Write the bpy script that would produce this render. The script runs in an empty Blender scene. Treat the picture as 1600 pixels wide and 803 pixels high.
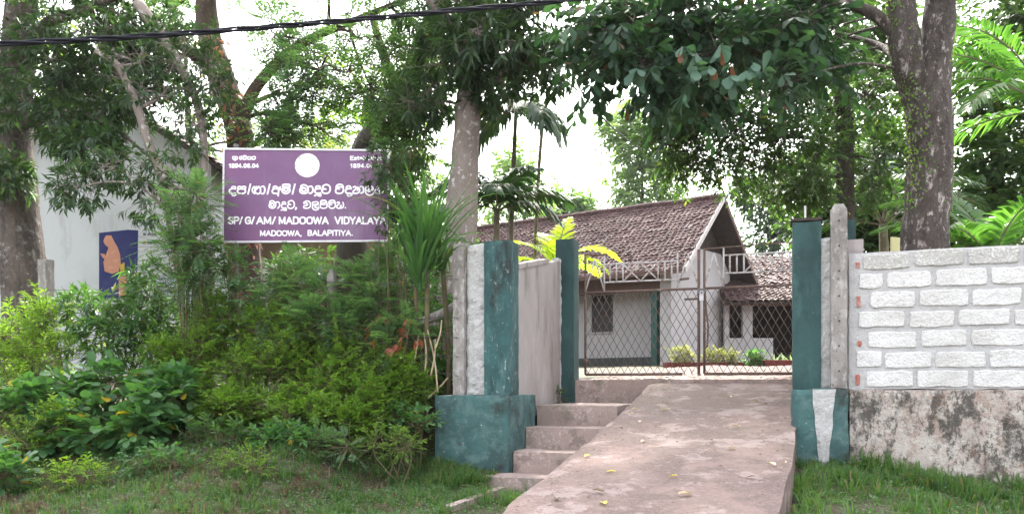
import bpy, math, random
import numpy as np
from mathutils import Vector, noise as mnoise

sc = bpy.context.scene
R = math.radians
EYE = 1.6
F = 1250.0                       # focal length in pixels of the 1600 px wide photograph
HOR = 604.0                      # eye level in the photograph

# ------------------------------------------------------------------ camera
cam = bpy.data.cameras.new('camera')
cam.sensor_width = 36.0
cam.lens = F / 1600 * 36.0
cam.shift_y = (HOR - 401.5) / 1600
cam.clip_start = 0.05
cam.clip_end = 3000
camo = bpy.data.objects.new('camera', cam)
sc.collection.objects.link(camo)
camo.location = (0, 0, EYE)
camo.rotation_euler = (R(90), 0, 0)
sc.camera = camo

# ------------------------------------------------------------------ sky, sun, exposure
SUN_EL, SUN_AZ = 52.0, 6.0       # degrees; azimuth from +Y towards +X
world = bpy.data.worlds.new('World')
sc.world = world
world.use_nodes = True
wn = world.node_tree.nodes
sky = wn.new('ShaderNodeTexSky')
sky.sky_type = 'NISHITA'
sky.sun_disc = False
sky.sun_elevation = R(SUN_EL)
sky.sun_rotation = R(SUN_AZ)
sky.air_density = 1.6
sky.dust_density = 4.0
sky.ozone_density = 1.0
hsv = wn.new('ShaderNodeHueSaturation')          # thin white cloud veil: less blue than a clear sky
hsv.inputs['Saturation'].default_value = .22
world.node_tree.links.new(sky.outputs[0], hsv.inputs['Color'])
world.node_tree.links.new(hsv.outputs[0], wn['Background'].inputs[0])
wn['Background'].inputs[1].default_value = 0.15
sun = bpy.data.lights.new('sun', 'SUN')
sun.energy = 2.5
sun.angle = R(4.0)
sun.color = (1.0, 0.94, 0.83)
suno = bpy.data.objects.new('sun', sun)
sc.collection.objects.link(suno)
ddir = Vector((-math.sin(R(SUN_AZ)) * math.cos(R(SUN_EL)), -math.cos(R(SUN_AZ)) * math.cos(R(SUN_EL)), -math.sin(R(SUN_EL))))
suno.rotation_euler = ddir.to_track_quat('-Z', 'Y').to_euler()
suno.location = (2, 20, 25)
sc.view_settings.view_transform = 'Standard'
sc.view_settings.look = 'None'
sc.view_settings.gamma = 1
sc.view_settings.use_curve_mapping = False
sc.view_settings.exposure = 2.7
sc.cycles.max_bounces = 8
sc.cycles.transparent_max_bounces = 8

# ------------------------------------------------------------------ frames
TH = R(19)
UX, UY = math.cos(TH), -math.sin(TH)      # along the boundary wall, to the right
VX, VY = math.sin(TH), math.cos(TH)       # into the property
WX, WY = 3.25, 7.6

def P(px, py, Y):                         # a point seen at a pixel, at distance Y
    return np.array([(px - 800) / F * Y, Y, EYE + (HOR - py) / F * Y])

def U(u, v, z):                           # the entrance's own frame
    return (WX + u * UX + v * VX, WY + u * UY + v * VY, z)

def to_uv(x, y):
    return (x - WX) * UX + (y - WY) * UY, (x - WX) * VX + (y - WY) * VY

def sstep(a, b, x):
    t = np.clip((x - a) / (b - a), 0, 1)
    return t * t * (3 - 2 * t)

def rampz(v):
    return np.interp(v, [-9, -8.0, -6, -2.8, -1.7, -0.6, 0.95, 2.3], [-0.03, 0.05, .38, 0.85, 1.0, 1.155, 1.41, 1.665])

def hground(x, y):
    x = np.asarray(x, float); y = np.asarray(y, float)
    u, v = to_uv(x, y)
    front = np.interp(v, [-9, -8.2, -6, -4, -2.5, -1, -0.2, 0.3], [0, 0, .14, .36, .48, .55, .70, .8])
    bank = np.interp(v, [-9, -8.2, -6, -4, -2.5, -1.5, -.5, .3, 2], [0, 0, .18, .45, .66, .95, 1.32, 1.58, 1.7])
    w = sstep(-4.35, -5.5, u)
    left = front * (1 - w) + bank * w
    z0 = .88 - .11 * np.clip(u, 0, 4)
    right = np.where(v < 0, np.clip(z0 * (1 + v / 8.2), 0, 2), z0)
    wr = sstep(-.9, -.5, u)
    fr = left * (1 - wr) + right * wr
    yard = 1.655 + .042 * np.clip(v - 2.4, 0, 16) + 0.012 * np.clip(v - 18, 0, 60)
    wy = np.where(u < -4.3, sstep(.1, .9, v), sstep(.06, .1, v))
    pocket = (u > -3.5) & (u < -.06) & (v < 2.3)
    wy = np.where(pocket, 0.0, wy)
    z = fr * (1 - wy) + yard * wy
    rp = (u > -2.6) & (u < -.45) & (v < 2.35)
    z = np.where(rp, np.minimum(z, rampz(v) - .15), z)
    st = (u > -3.5) & (u <= -2.35) & (v > -1.0) & (v < 2.3)
    z = np.where(st, np.minimum(z, .5), z)
    bump = .018 * np.sin(2.1 * x + 1.3 * y) * np.sin(1.7 * y - .6 * x) + .010 * np.sin(5.3 * x - 2 * y) * np.sin(4.1 * y + 1.1 * x)
    far = .9 * np.sin(.045 * x + 1) * np.sin(.05 * y) * sstep(40, 90, np.hypot(x, y))
    return z + bump * sstep(-8.4, -7.6, v) * np.where(pocket | rp, 0, 1) + far

# ------------------------------------------------------------------ materials
def new_mat(name):
    m = bpy.data.materials.new(name)
    m.use_nodes = True
    nt = m.node_tree
    return m, nt, nt.nodes, nt.links, nt.nodes['Principled BSDF']

def col4(c):
    return (c[0], c[1], c[2], 1)

def surf(name, base, layers=(), rough=.85, bump=.0, bscale=40, detail=8, spec=.3, bdist=.01, stretch=None, nrough=.62):
    """procedural surface: layers = (scale, low, high, colour, strength[, zstretch])"""
    m, nt, N, L, bs = new_mat(name)
    tc = N.new('ShaderNodeTexCoord')
    cur = None
    for i, ly in enumerate(layers):
        scale, lo, hi, c, st = ly[:5]
        zs = ly[5] if len(ly) > 5 else 1
        mp = N.new('ShaderNodeMapping'); mp.inputs['Scale'].default_value = (1, 1, zs)
        mp.inputs['Location'].default_value = (i * 7.3, i * 3.1, i * 5.7)
        L.new(tc.outputs['Object'], mp.inputs[0])
        nz = N.new('ShaderNodeTexNoise'); nz.inputs['Scale'].default_value = scale
        nz.inputs['Detail'].default_value = detail; nz.inputs['Roughness'].default_value = nrough
        L.new(mp.outputs[0], nz.inputs['Vector'])
        mr = N.new('ShaderNodeMapRange'); mr.inputs[1].default_value = lo; mr.inputs[2].default_value = hi
        mr.inputs[3].default_value = 0; mr.inputs[4].default_value = st
        L.new(nz.outputs[0], mr.inputs[0])
        mx = N.new('ShaderNodeMix'); mx.data_type = 'RGBA'
        L.new(mr.outputs[0], mx.inputs[0])
        if cur is None:
            mx.inputs[6].default_value = col4(base)
        else:
            L.new(cur, mx.inputs[6])
        mx.inputs[7].default_value = col4(c)
        cur = mx.outputs[2]
    if cur is None:
        bs.inputs['Base Color'].default_value = col4(base)
    else:
        L.new(cur, bs.inputs['Base Color'])
    bs.inputs['Roughness'].default_value = rough
    bs.inputs['Specular IOR Level'].default_value = spec
    if bump > 0:
        nz = N.new('ShaderNodeTexNoise'); nz.inputs['Scale'].default_value = bscale; nz.inputs['Detail'].default_value = 6
        nz.inputs['Roughness'].default_value = .65
        if stretch:
            mp = N.new('ShaderNodeMapping'); mp.inputs['Scale'].default_value = stretch
            L.new(tc.outputs['Object'], mp.inputs[0]); L.new(mp.outputs[0], nz.inputs['Vector'])
        else:
            L.new(tc.outputs['Object'], nz.inputs['Vector'])
        b = N.new('ShaderNodeBump'); b.inputs['Strength'].default_value = bump; b.inputs['Distance'].default_value = bdist
        L.new(nz.outputs[0], b.inputs['Height']); L.new(b.outputs[0], bs.inputs['Normal'])
    return m

def leafmat(name, dark, light, odd=None, trans=.4, rough=.45, tcol=None, spec=.35):
    """leaf: per-leaf colour variation from the mesh attribute 'var', with light passing through"""
    m, nt, N, L, bs = new_mat(name)
    at = N.new('ShaderNodeAttribute'); at.attribute_name = 'var'
    cr = N.new('ShaderNodeValToRGB')
    e = cr.color_ramp.elements
    e[0].position = 0; e[0].color = col4(dark)
    e[1].position = .94; e[1].color = col4(light)
    if odd:
        x = e.new(.965); x.color = col4(odd)
    L.new(at.outputs['Fac'], cr.inputs[0])
    L.new(cr.outputs[0], bs.inputs['Base Color'])
    bs.inputs['Roughness'].default_value = rough
    bs.inputs['Specular IOR Level'].default_value = spec
    tr = N.new('ShaderNodeBsdfTranslucent')
    mx = N.new('ShaderNodeMix'); mx.data_type = 'RGBA'; mx.blend_type = 'MULTIPLY'; mx.inputs[0].default_value = 1
    L.new(cr.outputs[0], mx.inputs[6])
    mx.inputs[7].default_value = col4(tcol or (2.1, 2.3, .9))
    L.new(mx.outputs[2], tr.inputs[0])
    ms = N.new('ShaderNodeMixShader'); ms.inputs[0].default_value = trans
    L.new(bs.outputs[0], ms.inputs[1]); L.new(tr.outputs[0], ms.inputs[2])
    L.new(ms.outputs[0], N['Material Output'].inputs[0])
    return m

HAZE = .0002
M = {}
M['soil'] = surf('soil', (.060, .042, .030), [(3, .4, .6, (.045, .055, .022), .9), (20, .45, .7, (.10, .075, .055), .6)], bump=.8, bscale=30, bdist=.03)
M['gravel'] = surf('gravel', (.20, .135, .118), [(6, .4, .65, (.15, .10, .085), .8), (55, .5, .62, (.32, .25, .235), .8), (70, .3, .42, (.08, .055, .045), .7)], bump=1, bscale=70, bdist=.02)
M['gravelstone'] = surf('gravelstone', (.42, .33, .31), [(9, .4, .65, (.26, .17, .14), .9), (14, .55, .7, (.62, .57, .55), .8)], rough=.9)
M['asphalt'] = surf('asphalt', (.05, .05, .052), [(60, .4, .7, (.09, .088, .085), .7)], bump=.6, bscale=120)
M['ramp'] = surf('ramp', (.375, .268, .246), [(18, .5, .60, (.47, .365, .345), .5), (9, .5, .58, (.30, .215, .195), .5), (110, .38, .45, (.17, .12, .108), .6), (38, .40, .47, (.15, .108, .098), .75), (50, .60, .66, (.56, .47, .45), .5),
                                           (1.0, .46, .54, (.31, .222, .20), .7), (.55, .50, .56, (.195, .148, .125), .8), (2.2, .525, .585, (.47, .375, .355), .5), (4.5, .535, .575, (.22, .16, .142), .65)], bump=1, bscale=30, bdist=.06, nrough=.72)
M['stepconc'] = surf('stepconc', (.44, .335, .312), [(9, .52, .60, (.53, .44, .415), .5), (25, .40, .47, (.19, .15, .135), .6), (2.2, .46, .54, (.28, .21, .19), .85), (1.2, .51, .57, (.21, .165, .145), .75), (5, .54, .58, (.17, .13, .115), .7), (3, .58, .65, (.14, .145, .10), .6)], bump=.8, bscale=45, nrough=.7)
M['teal'] = surf('teal', (.030, .072, .071), [(2.2, .44, .58, (.018, .042, .043), .85, .5), (7, .54, .66, (.05, .105, .104), .6, .35), (30, .66, .70, (.34, .34, .32), .8), (5, .58, .68, (.030, .034, .032), .85, .3), (1.5, .56, .64, (.075, .115, .112), .6, .3)], rough=.75, bump=.45, bscale=30, nrough=.68)
M['tealworn'] = surf('tealworn', (.032, .088, .090), [(2.6, .40, .58, (.018, .044, .047), .85, .35), (9, .50, .66, (.075, .150, .150), .75, .3), (4.5, .55, .64, (.020, .025, .025), .9, .35), (26, .60, .67, (.38, .39, .37), .75, .5)], rough=.75, bump=.5, bscale=26, nrough=.68)
M['tealplinth'] = surf('tealplinth', (.046, .108, .108), [(1.7, .40, .58, (.032, .062, .062), .85), (5, .48, .62, (.10, .160, .160), .7), (2.6, .55, .66, (.030, .034, .032), .88), (30, .64, .69, (.42, .42, .40), .8), (12, .64, .70, (.28, .265, .25), .8)], rough=.8, bump=.5, bscale=22, nrough=.68)
M['plaster'] = surf('plaster', (.32, .285, .28), [(1.4, .44, .60, (.24, .205, .195), .8, .5), (8, .52, .66, (.38, .345, .335), .5, .4), (4, .56, .68, (.15, .135, .12), .7, .25)], bump=.3, bscale=35)
M['mortar'] = surf('mortar', (.42, .41, .41), [(5, .42, .64, (.31, .30, .30), .8), (24, .5, .68, (.54, .53, .53), .7), (9, .62, .72, (.16, .155, .15), .7)], bump=1, bscale=30, bdist=.02)
M['mortarjoint'] = surf('mortarjoint', (.43, .42, .43), [(6, .42, .64, (.35, .34, .345), .8), (30, .5, .68, (.50, .485, .50), .6), (3, .58, .70, (.28, .27, .265), .6)], bump=.9, bscale=35, bdist=.015)
M['postconc'] = surf('postconc', (.27, .245, .235), [(4, .40, .60, (.15, .135, .125), .85, .4), (16, .52, .66, (.40, .38, .37), .8, .5), (30, .60, .68, (.06, .055, .05), .7, .6)], bump=.8, bscale=40)
M['block'] = surf('block', (.68, .665, .67), [(4, .42, .62, (.59, .575, .575), .8), (1.1, .48, .60, (.53, .51, .50), .75), (26, .54, .66, (.45, .435, .435), .7), (60, .58, .66, (.28, .27, .26), .6), (3, .58, .68, (.40, .375, .345), .6)], bump=1, bscale=45, bdist=.02)
M['blockbare'] = surf('blockbare', (.63, .615, .61), [(4, .42, .62, (.53, .515, .505), .8), (26, .52, .64, (.45, .435, .425), .7), (50, .42, .48, (.36, .345, .325), .7), (2, .54, .62, (.40, .385, .36), .6)], bump=1, bscale=45, bdist=.02)
M['brick'] = surf('brick', (.34, .12, .09), [(12, .45, .65, (.45, .30, .27), .7)], bump=.6, bscale=40)
M['oldwall'] = surf('oldwall', (.40, .345, .315), [(14, .5, .56, (.46, .42, .39), .7), (4.0, .49, .55, (.29, .215, .185), .8), (2.4, .515, .555, (.060, .054, .050), .9, .45), (4.2, .55, .585, (.125, .072, .055), .85), (6.5, .53, .565, (.48, .44, .41), .75, .7),
                                                  (1.3, .485, .535, (.050, .046, .042), .88, .5), (9, .52, .56, (.40, .36, .335), .6), (9, .555, .59, (.065, .058, .052), .9, .6), (30, .56, .64, (.14, .12, .105), .65)], bump=.9, bscale=30, bdist=.02, nrough=.78, detail=12)
M['whitewall'] = surf('whitewall', (.40, .385, .40), [(1.2, .45, .7, (.33, .315, .33), .7, .6), (5, .60, .74, (.22, .205, .20), .6, .3)], rough=.9, bump=.15, bscale=30)
M['bluewall'] = surf('bluewall', (.45, .465, .475), [(.9, .45, .6, (.385, .40, .41), .7), (3, .55, .66, (.30, .305, .295), .55, .25)], rough=.9, bump=.2, bscale=20)
M['ochre'] = surf('ochre', (.33, .235, .16), [(2, .45, .65, (.24, .17, .12), .7)], rough=.9)
M['shadedark'] = surf('shadedark', (.03, .028, .028), rough=.9)  # near-black colour stands in for shade inside rooms and holes
M['basedark'] = surf('basedark', (.035, .045, .045), [(4, .5, .7, (.07, .07, .065), .7)], rough=.85)
M['fascia'] = surf('fascia', (.105, .062, .052), [(6, .45, .65, (.15, .095, .08), .7, .3)], rough=.75)
M['darkwood'] = surf('darkwood', (.035, .026, .022), [(6, .45, .65, (.06, .045, .04), .7)], rough=.8)
M['doorgreen'] = surf('doorgreen', (.020, .075, .068), rough=.5)
M['glass'] = surf('glass', (.02, .022, .025), rough=.12, spec=.6)
M['redplanter'] = surf('redplanter', (.17, .035, .032), [(5, .45, .65, (.11, .035, .03), .8)], rough=.8, bump=.3)
M['rust'] = surf('rust', (.105, .075, .068), [(25, .45, .62, (.17, .095, .065), .8), (12, .56, .66, (.27, .24, .23), .6)], rough=.75, bump=.3, bscale=80)
M['rustpale'] = surf('rustpale', (.46, .44, .445), [(18, .48, .60, (.24, .14, .10), .8), (40, .5, .64, (.58, .57, .58), .6)], rough=.7, bump=.3, bscale=80)
M['bark'] = surf('bark', (.105, .082, .072), [(5, .42, .60, (.040, .032, .028), .9, .3), (8, .57, .64, (.27, .26, .25), .8), (26, .5, .64, (.16, .13, .115), .7, .5)], bump=1, bscale=14, bdist=.06, stretch=(1, 1, .28), nrough=.68)
M['barkpale'] = surf('barkpale', (.250, .205, .185), [(3.2, .45, .65, (.17, .135, .12), .8, .5), (13, .575, .63, (.50, .49, .475), .9), (22, .66, .70, (.04, .03, .026), .9), (30, .5, .68, (.31, .265, .245), .6, .5)], bump=.6, bscale=18, bdist=.03, stretch=(1, 1, .5))
M['barklichen'] = surf('barklichen', (.175, .130, .115), [(2.2, .43, .50, (.040, .030, .025), .93, .3), (9, .46, .53, (.35, .30, .285), .9, .45), (26, .53, .59, (.50, .47, .46), .8), (14, .40, .46, (.045, .034, .029), .9, .5), (5, .62, .72, (.04, .055, .025), .6)], bump=1, bscale=16, bdist=.09, stretch=(1, 1, .35), nrough=.72)
M['barkred'] = surf('barkred', (.085, .055, .045), [(4, .45, .62, (.040, .030, .026), .9, .4), (3, .60, .66, (.26, .10, .06), .8), (22, .6, .68, (.24, .22, .20), .6)], bump=1, bscale=14, bdist=.05, stretch=(1, 1, .3))
M['barkdark'] = surf('barkdark', (.045, .036, .030), [(6, .45, .65, (.08, .065, .055), .8, .3)], bump=1, bscale=14, bdist=.04, stretch=(1, 1, .3))
M['palmstem'] = surf('palmstem', (.19, .17, .12), [(3, .45, .6, (.11, .10, .065), .8), (14, .56, .66, (.32, .30, .26), .7)], bump=.4, bscale=20)
M['stem'] = surf('stem', (.10, .085, .045), [(9, .45, .65, (.15, .12, .07), .8)])
M['straw'] = surf('straw', (.36, .29, .19), [(9, .45, .65, (.24, .18, .11), .8)])
M['signmetal'] = surf('signmetal', (.130, .050, .142), [(2.2, .42, .66, (.165, .076, .182), .8), (.9, .45, .6, (.148, .046, .140), .7), (4, .58, .68, (.21, .13, .22), .5, .25), (26, .72, .76, (.5, .46, .52), .6)], rough=.42, spec=.45)
M['signframe'] = surf('signframe', (.60, .58, .62), [(14, .5, .7, (.45, .43, .46), .6)], rough=.6)
M['signwhite'] = surf('signwhite', (.80, .79, .81), rough=.6)
M['emblem'] = surf('emblem', (.76, .77, .75), [(26, .555, .60, (.34, .37, .36), .75), (12, .57, .61, (.50, .51, .44), .6)], rough=.5)
M['steel'] = surf('steel', (.16, .155, .16), [(12, .5, .66, (.10, .07, .055), .7)], rough=.6)
M['cable'] = surf('cable', (.014, .014, .022), rough=.7, spec=.2)
M['wire'] = surf('wire', (.06, .055, .052), rough=.6)
M['muralblue'] = surf('muralblue', (.022, .028, .105), [(6, .5, .7, (.04, .045, .13), .6)])
M['muralpink'] = surf('muralpink', (.42, .20, .13), [(8, .5, .66, (.52, .28, .19), .7)])
M['muralyellow'] = surf('muralyellow', (.45, .30, .05))
M['muralgrey'] = surf('muralgrey', (.42, .43, .53), rough=.9)
M['ink'] = surf('ink', (.09, .09, .12), rough=.9)
M['inkorange'] = surf('inkorange', (.40, .16, .06), rough=.9)
M['yellowboard'] = surf('yellowboard', (.62, .58, .30), rough=.7)
M['whitepipe'] = surf('whitepipe', (.75, .75, .75), rough=.5)

M['haze'] = bpy.data.materials.new('haze')
M['haze'].use_nodes = True
_n = M['haze'].node_tree.nodes; _n.clear()
_o = _n.new('ShaderNodeOutputMaterial'); _v = _n.new('ShaderNodeVolumePrincipled')
_v.inputs['Color'].default_value = (.93, .95, 1, 1); _v.inputs['Density'].default_value = HAZE; _v.inputs['Anisotropy'].default_value = .3
M['haze'].node_tree.links.new(_v.outputs[0], _o.inputs['Volume'])

def roofmat(name):
    m = surf(name, (.058, .025, .025), [(.8, .42, .62, (.040, .021, .021), .8), (5, .50, .62, (.085, .038, .036), .8), (9, .60, .68, (.028, .026, .024), .8), (16, .60, .66, (.20, .135, .125), .6)], rough=.75, bump=.4, bscale=50, spec=.35)
    return m
M['roof'] = roofmat('roof')

M['l_mango'] = leafmat('l_mango', (0.017, 0.042, 0.019), (0.052, 0.096, 0.04), (0.1, 0.12, 0.04), trans=0.32, rough=.45)
M['l_feather'] = leafmat('l_feather', (0.05, 0.108, 0.054), (0.11, 0.19, 0.092), (0.2, 0.2, 0.08), trans=0.45, rough=.45)
M['l_broad'] = leafmat('l_broad', (.010, .032, .018), (.034, .078, .040), (.10, .05, .03), trans=.34, rough=.5)  # leaf colour darkened so the canopy reads as a backlit silhouette
M['l_broadlit'] = leafmat('l_broadlit', (.040, .095, .066), (.085, .160, .110), (.20, .08, .05), trans=.3, rough=.45)  # paler copy of the broad leaf, light put into its colour
M['l_dark'] = leafmat('l_dark', (0.02, 0.048, 0.016), (0.052, 0.098, 0.026), (0.13, 0.14, 0.03), trans=0.4, rough=.45)
M['l_lime'] = leafmat('l_lime', (0.08, 0.15, 0.022), (0.165, 0.255, 0.04), (0.24, 0.26, 0.05), trans=0.5, rough=.45)
M['l_fine'] = leafmat('l_fine', (0.062, 0.135, 0.02), (0.14, 0.225, 0.036), (0.2, 0.22, 0.06), trans=0.42, rough=.45)
M['l_vine'] = leafmat('l_vine', (0.036, 0.1, 0.038), (0.085, 0.18, 0.06), (0.36, 0.26, 0.02), trans=0.38, rough=.45)
M['l_sap'] = leafmat('l_sap', (0.03, 0.08, 0.034), (0.09, 0.165, 0.056), (0.2, 0.2, 0.06), trans=0.38, rough=.45)
M['l_palm'] = leafmat('l_palm', (.032, .085, .026), (.075, .165, .040), (.15, .17, .05), trans=.5, rough=.42)
M['l_palmdark'] = leafmat('l_palmdark', (.014, .042, .018), (.034, .080, .028), None, trans=.22, rough=.4)
M['l_palmlime'] = leafmat('l_palmlime', (.20, .27, .025), (.34, .40, .05), None, trans=.6, rough=.45)
M['l_strap'] = leafmat('l_strap', (.030, .085, .030), (.070, .150, .050), (.20, .19, .08), trans=.35, rough=.35)
M['l_far'] = leafmat('l_far', (.070, .125, .070), (.150, .210, .115), (.20, .23, .12), trans=.5, rough=.6)  # leaf colour lightened to imitate glare over distant foliage
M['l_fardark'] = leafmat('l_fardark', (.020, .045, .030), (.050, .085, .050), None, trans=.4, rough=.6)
M['l_pale'] = leafmat('l_pale', (.13, .14, .07), (.22, .22, .12), (.30, .28, .16), trans=.3, rough=.6)
M['l_agave'] = leafmat('l_agave', (.12, .18, .15), (.30, .36, .30), None, trans=.2, rough=.5)
M['grass'] = leafmat('grass', (.034, .085, .024), (.082, .155, .044), (.17, .13, .07), trans=.4, rough=.6)
M['cover'] = leafmat('cover', (.038, .090, .034), (.095, .170, .066), (.14, .16, .08), trans=.35, rough=.55)
M['l_dry'] = leafmat('l_dry', (.30, .21, .12), (.52, .42, .30), (.55, .42, .06), trans=.15, rough=.7)
M['l_red'] = leafmat('l_red', (.22, .065, .045), (.34, .12, .08), None, trans=.3, rough=.6)
M['l_dead'] = leafmat('l_dead', (.07, .045, .03), (.15, .10, .065), None, trans=.15, rough=.8)

# ------------------------------------------------------------------ object helpers
COL = sc.collection

def base_of(o):
    b = np.zeros(3)
    while o is not None:
        b += np.array(o.location); o = o.parent
    return b

def tag(o, label=None, cat=None, group=None, kind=None):
    if label: o['label'] = label
    if cat: o['category'] = cat
    if group: o['group'] = group
    if kind: o['kind'] = kind
    return o

def thing(name, label, cat, loc, group=None):
    o = bpy.data.objects.new(name, None)
    o.empty_display_size = .1
    o.location = tuple(float(c) for c in loc)
    COL.objects.link(o)
    return tag(o, label, cat, group)

def mkmesh(name, V, Fc, mat, var=None, smooth=False):
    """V (n,3) array, Fc (m,3) array of triangles or a list of polygons"""
    me = bpy.data.meshes.new(name)
    if isinstance(Fc, np.ndarray):
        n, m = len(V), len(Fc); k = Fc.shape[1]
        me.vertices.add(n); me.vertices.foreach_set('co', np.asarray(V, np.float32).ravel())
        me.loops.add(m * k); me.loops.foreach_set('vertex_index', Fc.astype(np.int32).ravel())
        me.polygons.add(m); me.polygons.foreach_set('loop_start', np.arange(0, m * k, k, dtype=np.int32))
        me.polygons.foreach_set('loop_total', np.full(m, k, np.int32))
        me.update(calc_edges=True)
    else:
        me.from_pydata([tuple(map(float, v)) for v in V], [], Fc)
        me.update()
    if var is not None:
        a = me.attributes.new('var', 'FLOAT', 'POINT')
        a.data.foreach_set('value', np.asarray(var, np.float32))
    if smooth:
        me.polygons.foreach_set('use_smooth', np.ones(len(me.polygons), bool))
    for mt in (mat if isinstance(mat, (list, tuple)) else [mat]):
        me.materials.append(M[mt] if isinstance(mt, str) else mt)
    return me

def part(name, V, Fc, mat, parent, var=None, smooth=False, bevel=0, kind=None, label=None):
    V = np.asarray(V, float) - base_of(parent)
    o = bpy.data.objects.new(name, mkmesh(name, V, Fc, mat, var, smooth))
    COL.objects.link(o); o.parent = parent
    if bevel:
        b = o.modifiers.new('bevel', 'BEVEL'); b.width = bevel; b.segments = 2; b.limit_method = 'ANGLE'
    if kind: o['kind'] = kind
    if label: o['label'] = label
    return o

def solo(name, V, Fc, mat, label=None, cat=None, group=None, kind=None, base=None, var=None, smooth=False, bevel=0):
    V = np.asarray(V, float)
    if base is None:
        base = np.array([V[:, 0].mean(), V[:, 1].mean(), V[:, 2].min()])
    base = np.asarray(base, float)
    o = bpy.data.objects.new(name, mkmesh(name, V - base, Fc, mat, var, smooth))
    o.location = tuple(map(float, base)); COL.objects.link(o)
    if bevel:
        b = o.modifiers.new('bevel', 'BEVEL'); b.width = bevel; b.segments = 2; b.limit_method = 'ANGLE'
    return tag(o, label, cat, group, kind)

class MB:
    def __init__(s): s.V = []; s.F = []
    def add(s, V, Fc):
        n = len(s.V); s.V.extend([tuple(map(float, v)) for v in V]); s.F.extend([tuple(int(i) + n for i in f) for f in Fc]); return s
    def hexa(s, c):                      # 8 corners: bottom ring then top ring
        return s.add(c, [(3, 2, 1, 0), (4, 5, 6, 7), (0, 1, 5, 4), (1, 2, 6, 5), (2, 3, 7, 6), (3, 0, 4, 7)])
    def box(s, fr, a0, a1, b0, b1, z0, z1):
        return s.hexa([fr(a0, b0, z0), fr(a1, b0, z0), fr(a1, b1, z0), fr(a0, b1, z0), fr(a0, b0, z1), fr(a1, b0, z1), fr(a1, b1, z1), fr(a0, b1, z1)])
    def tube(s, pts, rad, n=6, cap=True):
        V, Fc = tube(pts, rad, n, cap); return s.add(V, Fc)
    def build(s, name, mat, parent, **k):
        return part(name, np.array(s.V), s.F, mat, parent, **k)
    def solo(s, name, mat, **k):
        return solo(name, np.array(s.V), s.F, mat, **k)

def W(x, y, z): return (x, y, z)

def catmull(pts, n=6):
    p = [np.asarray(q, float) for q in pts]
    if len(p) < 3: return p
    p = [2 * p[0] - p[1]] + p + [2 * p[-1] - p[-2]]
    out = []
    for i in range(1, len(p) - 2):
        for k in range(n):
            t = k / n
            out.append(.5 * (2 * p[i] + (p[i + 1] - p[i - 1]) * t + (2 * p[i - 1] - 5 * p[i] + 4 * p[i + 1] - p[i + 2]) * t * t
                             + (3 * p[i] - p[i - 1] - 3 * p[i + 1] + p[i + 2]) * t ** 3))
    out.append(p[-2])
    return out

def tube(pts, rad, n=6, cap=True, rough=0, rng=None):
    pts = [np.asarray(p, float) for p in pts]
    m = len(pts)
    if np.isscalar(rad): rad = [rad] * m
    V = []; Fc = []
    ref = np.array([.31, .12, .94])
    prevS = None
    for i in range(m):
        d = pts[min(i + 1, m - 1)] - pts[max(i - 1, 0)]
        d = d / (np.linalg.norm(d) + 1e-9)
        S = np.cross(d, ref) if prevS is None else prevS - d * np.dot(prevS, d)
        if np.linalg.norm(S) < 1e-3: S = np.cross(d, np.array([1., 0, 0]))
        S = S / np.linalg.norm(S); prevS = S
        T = np.cross(d, S)
        for k in range(n):
            a = 2 * math.pi * k / n
            r = rad[i]
            if rough:
                q = pts[i] * 3 + np.array([math.cos(a), math.sin(a), 0]) * 1.3
                r *= 1 + rough * mnoise.noise(Vector(q)) + rough * .5 * mnoise.noise(Vector(q * 3.1))
            V.append(pts[i] + (S * math.cos(a) + T * math.sin(a)) * r)
    for i in range(m - 1):
        for k in range(n):
            k2 = (k + 1) % n
            Fc.append((i * n + k, i * n + k2, (i + 1) * n + k2, (i + 1) * n + k))
    if cap:
        Fc.append(tuple(range(n))[::-1]); Fc.append(tuple((m - 1) * n + k for k in range(n)))
    return V, Fc

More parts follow.
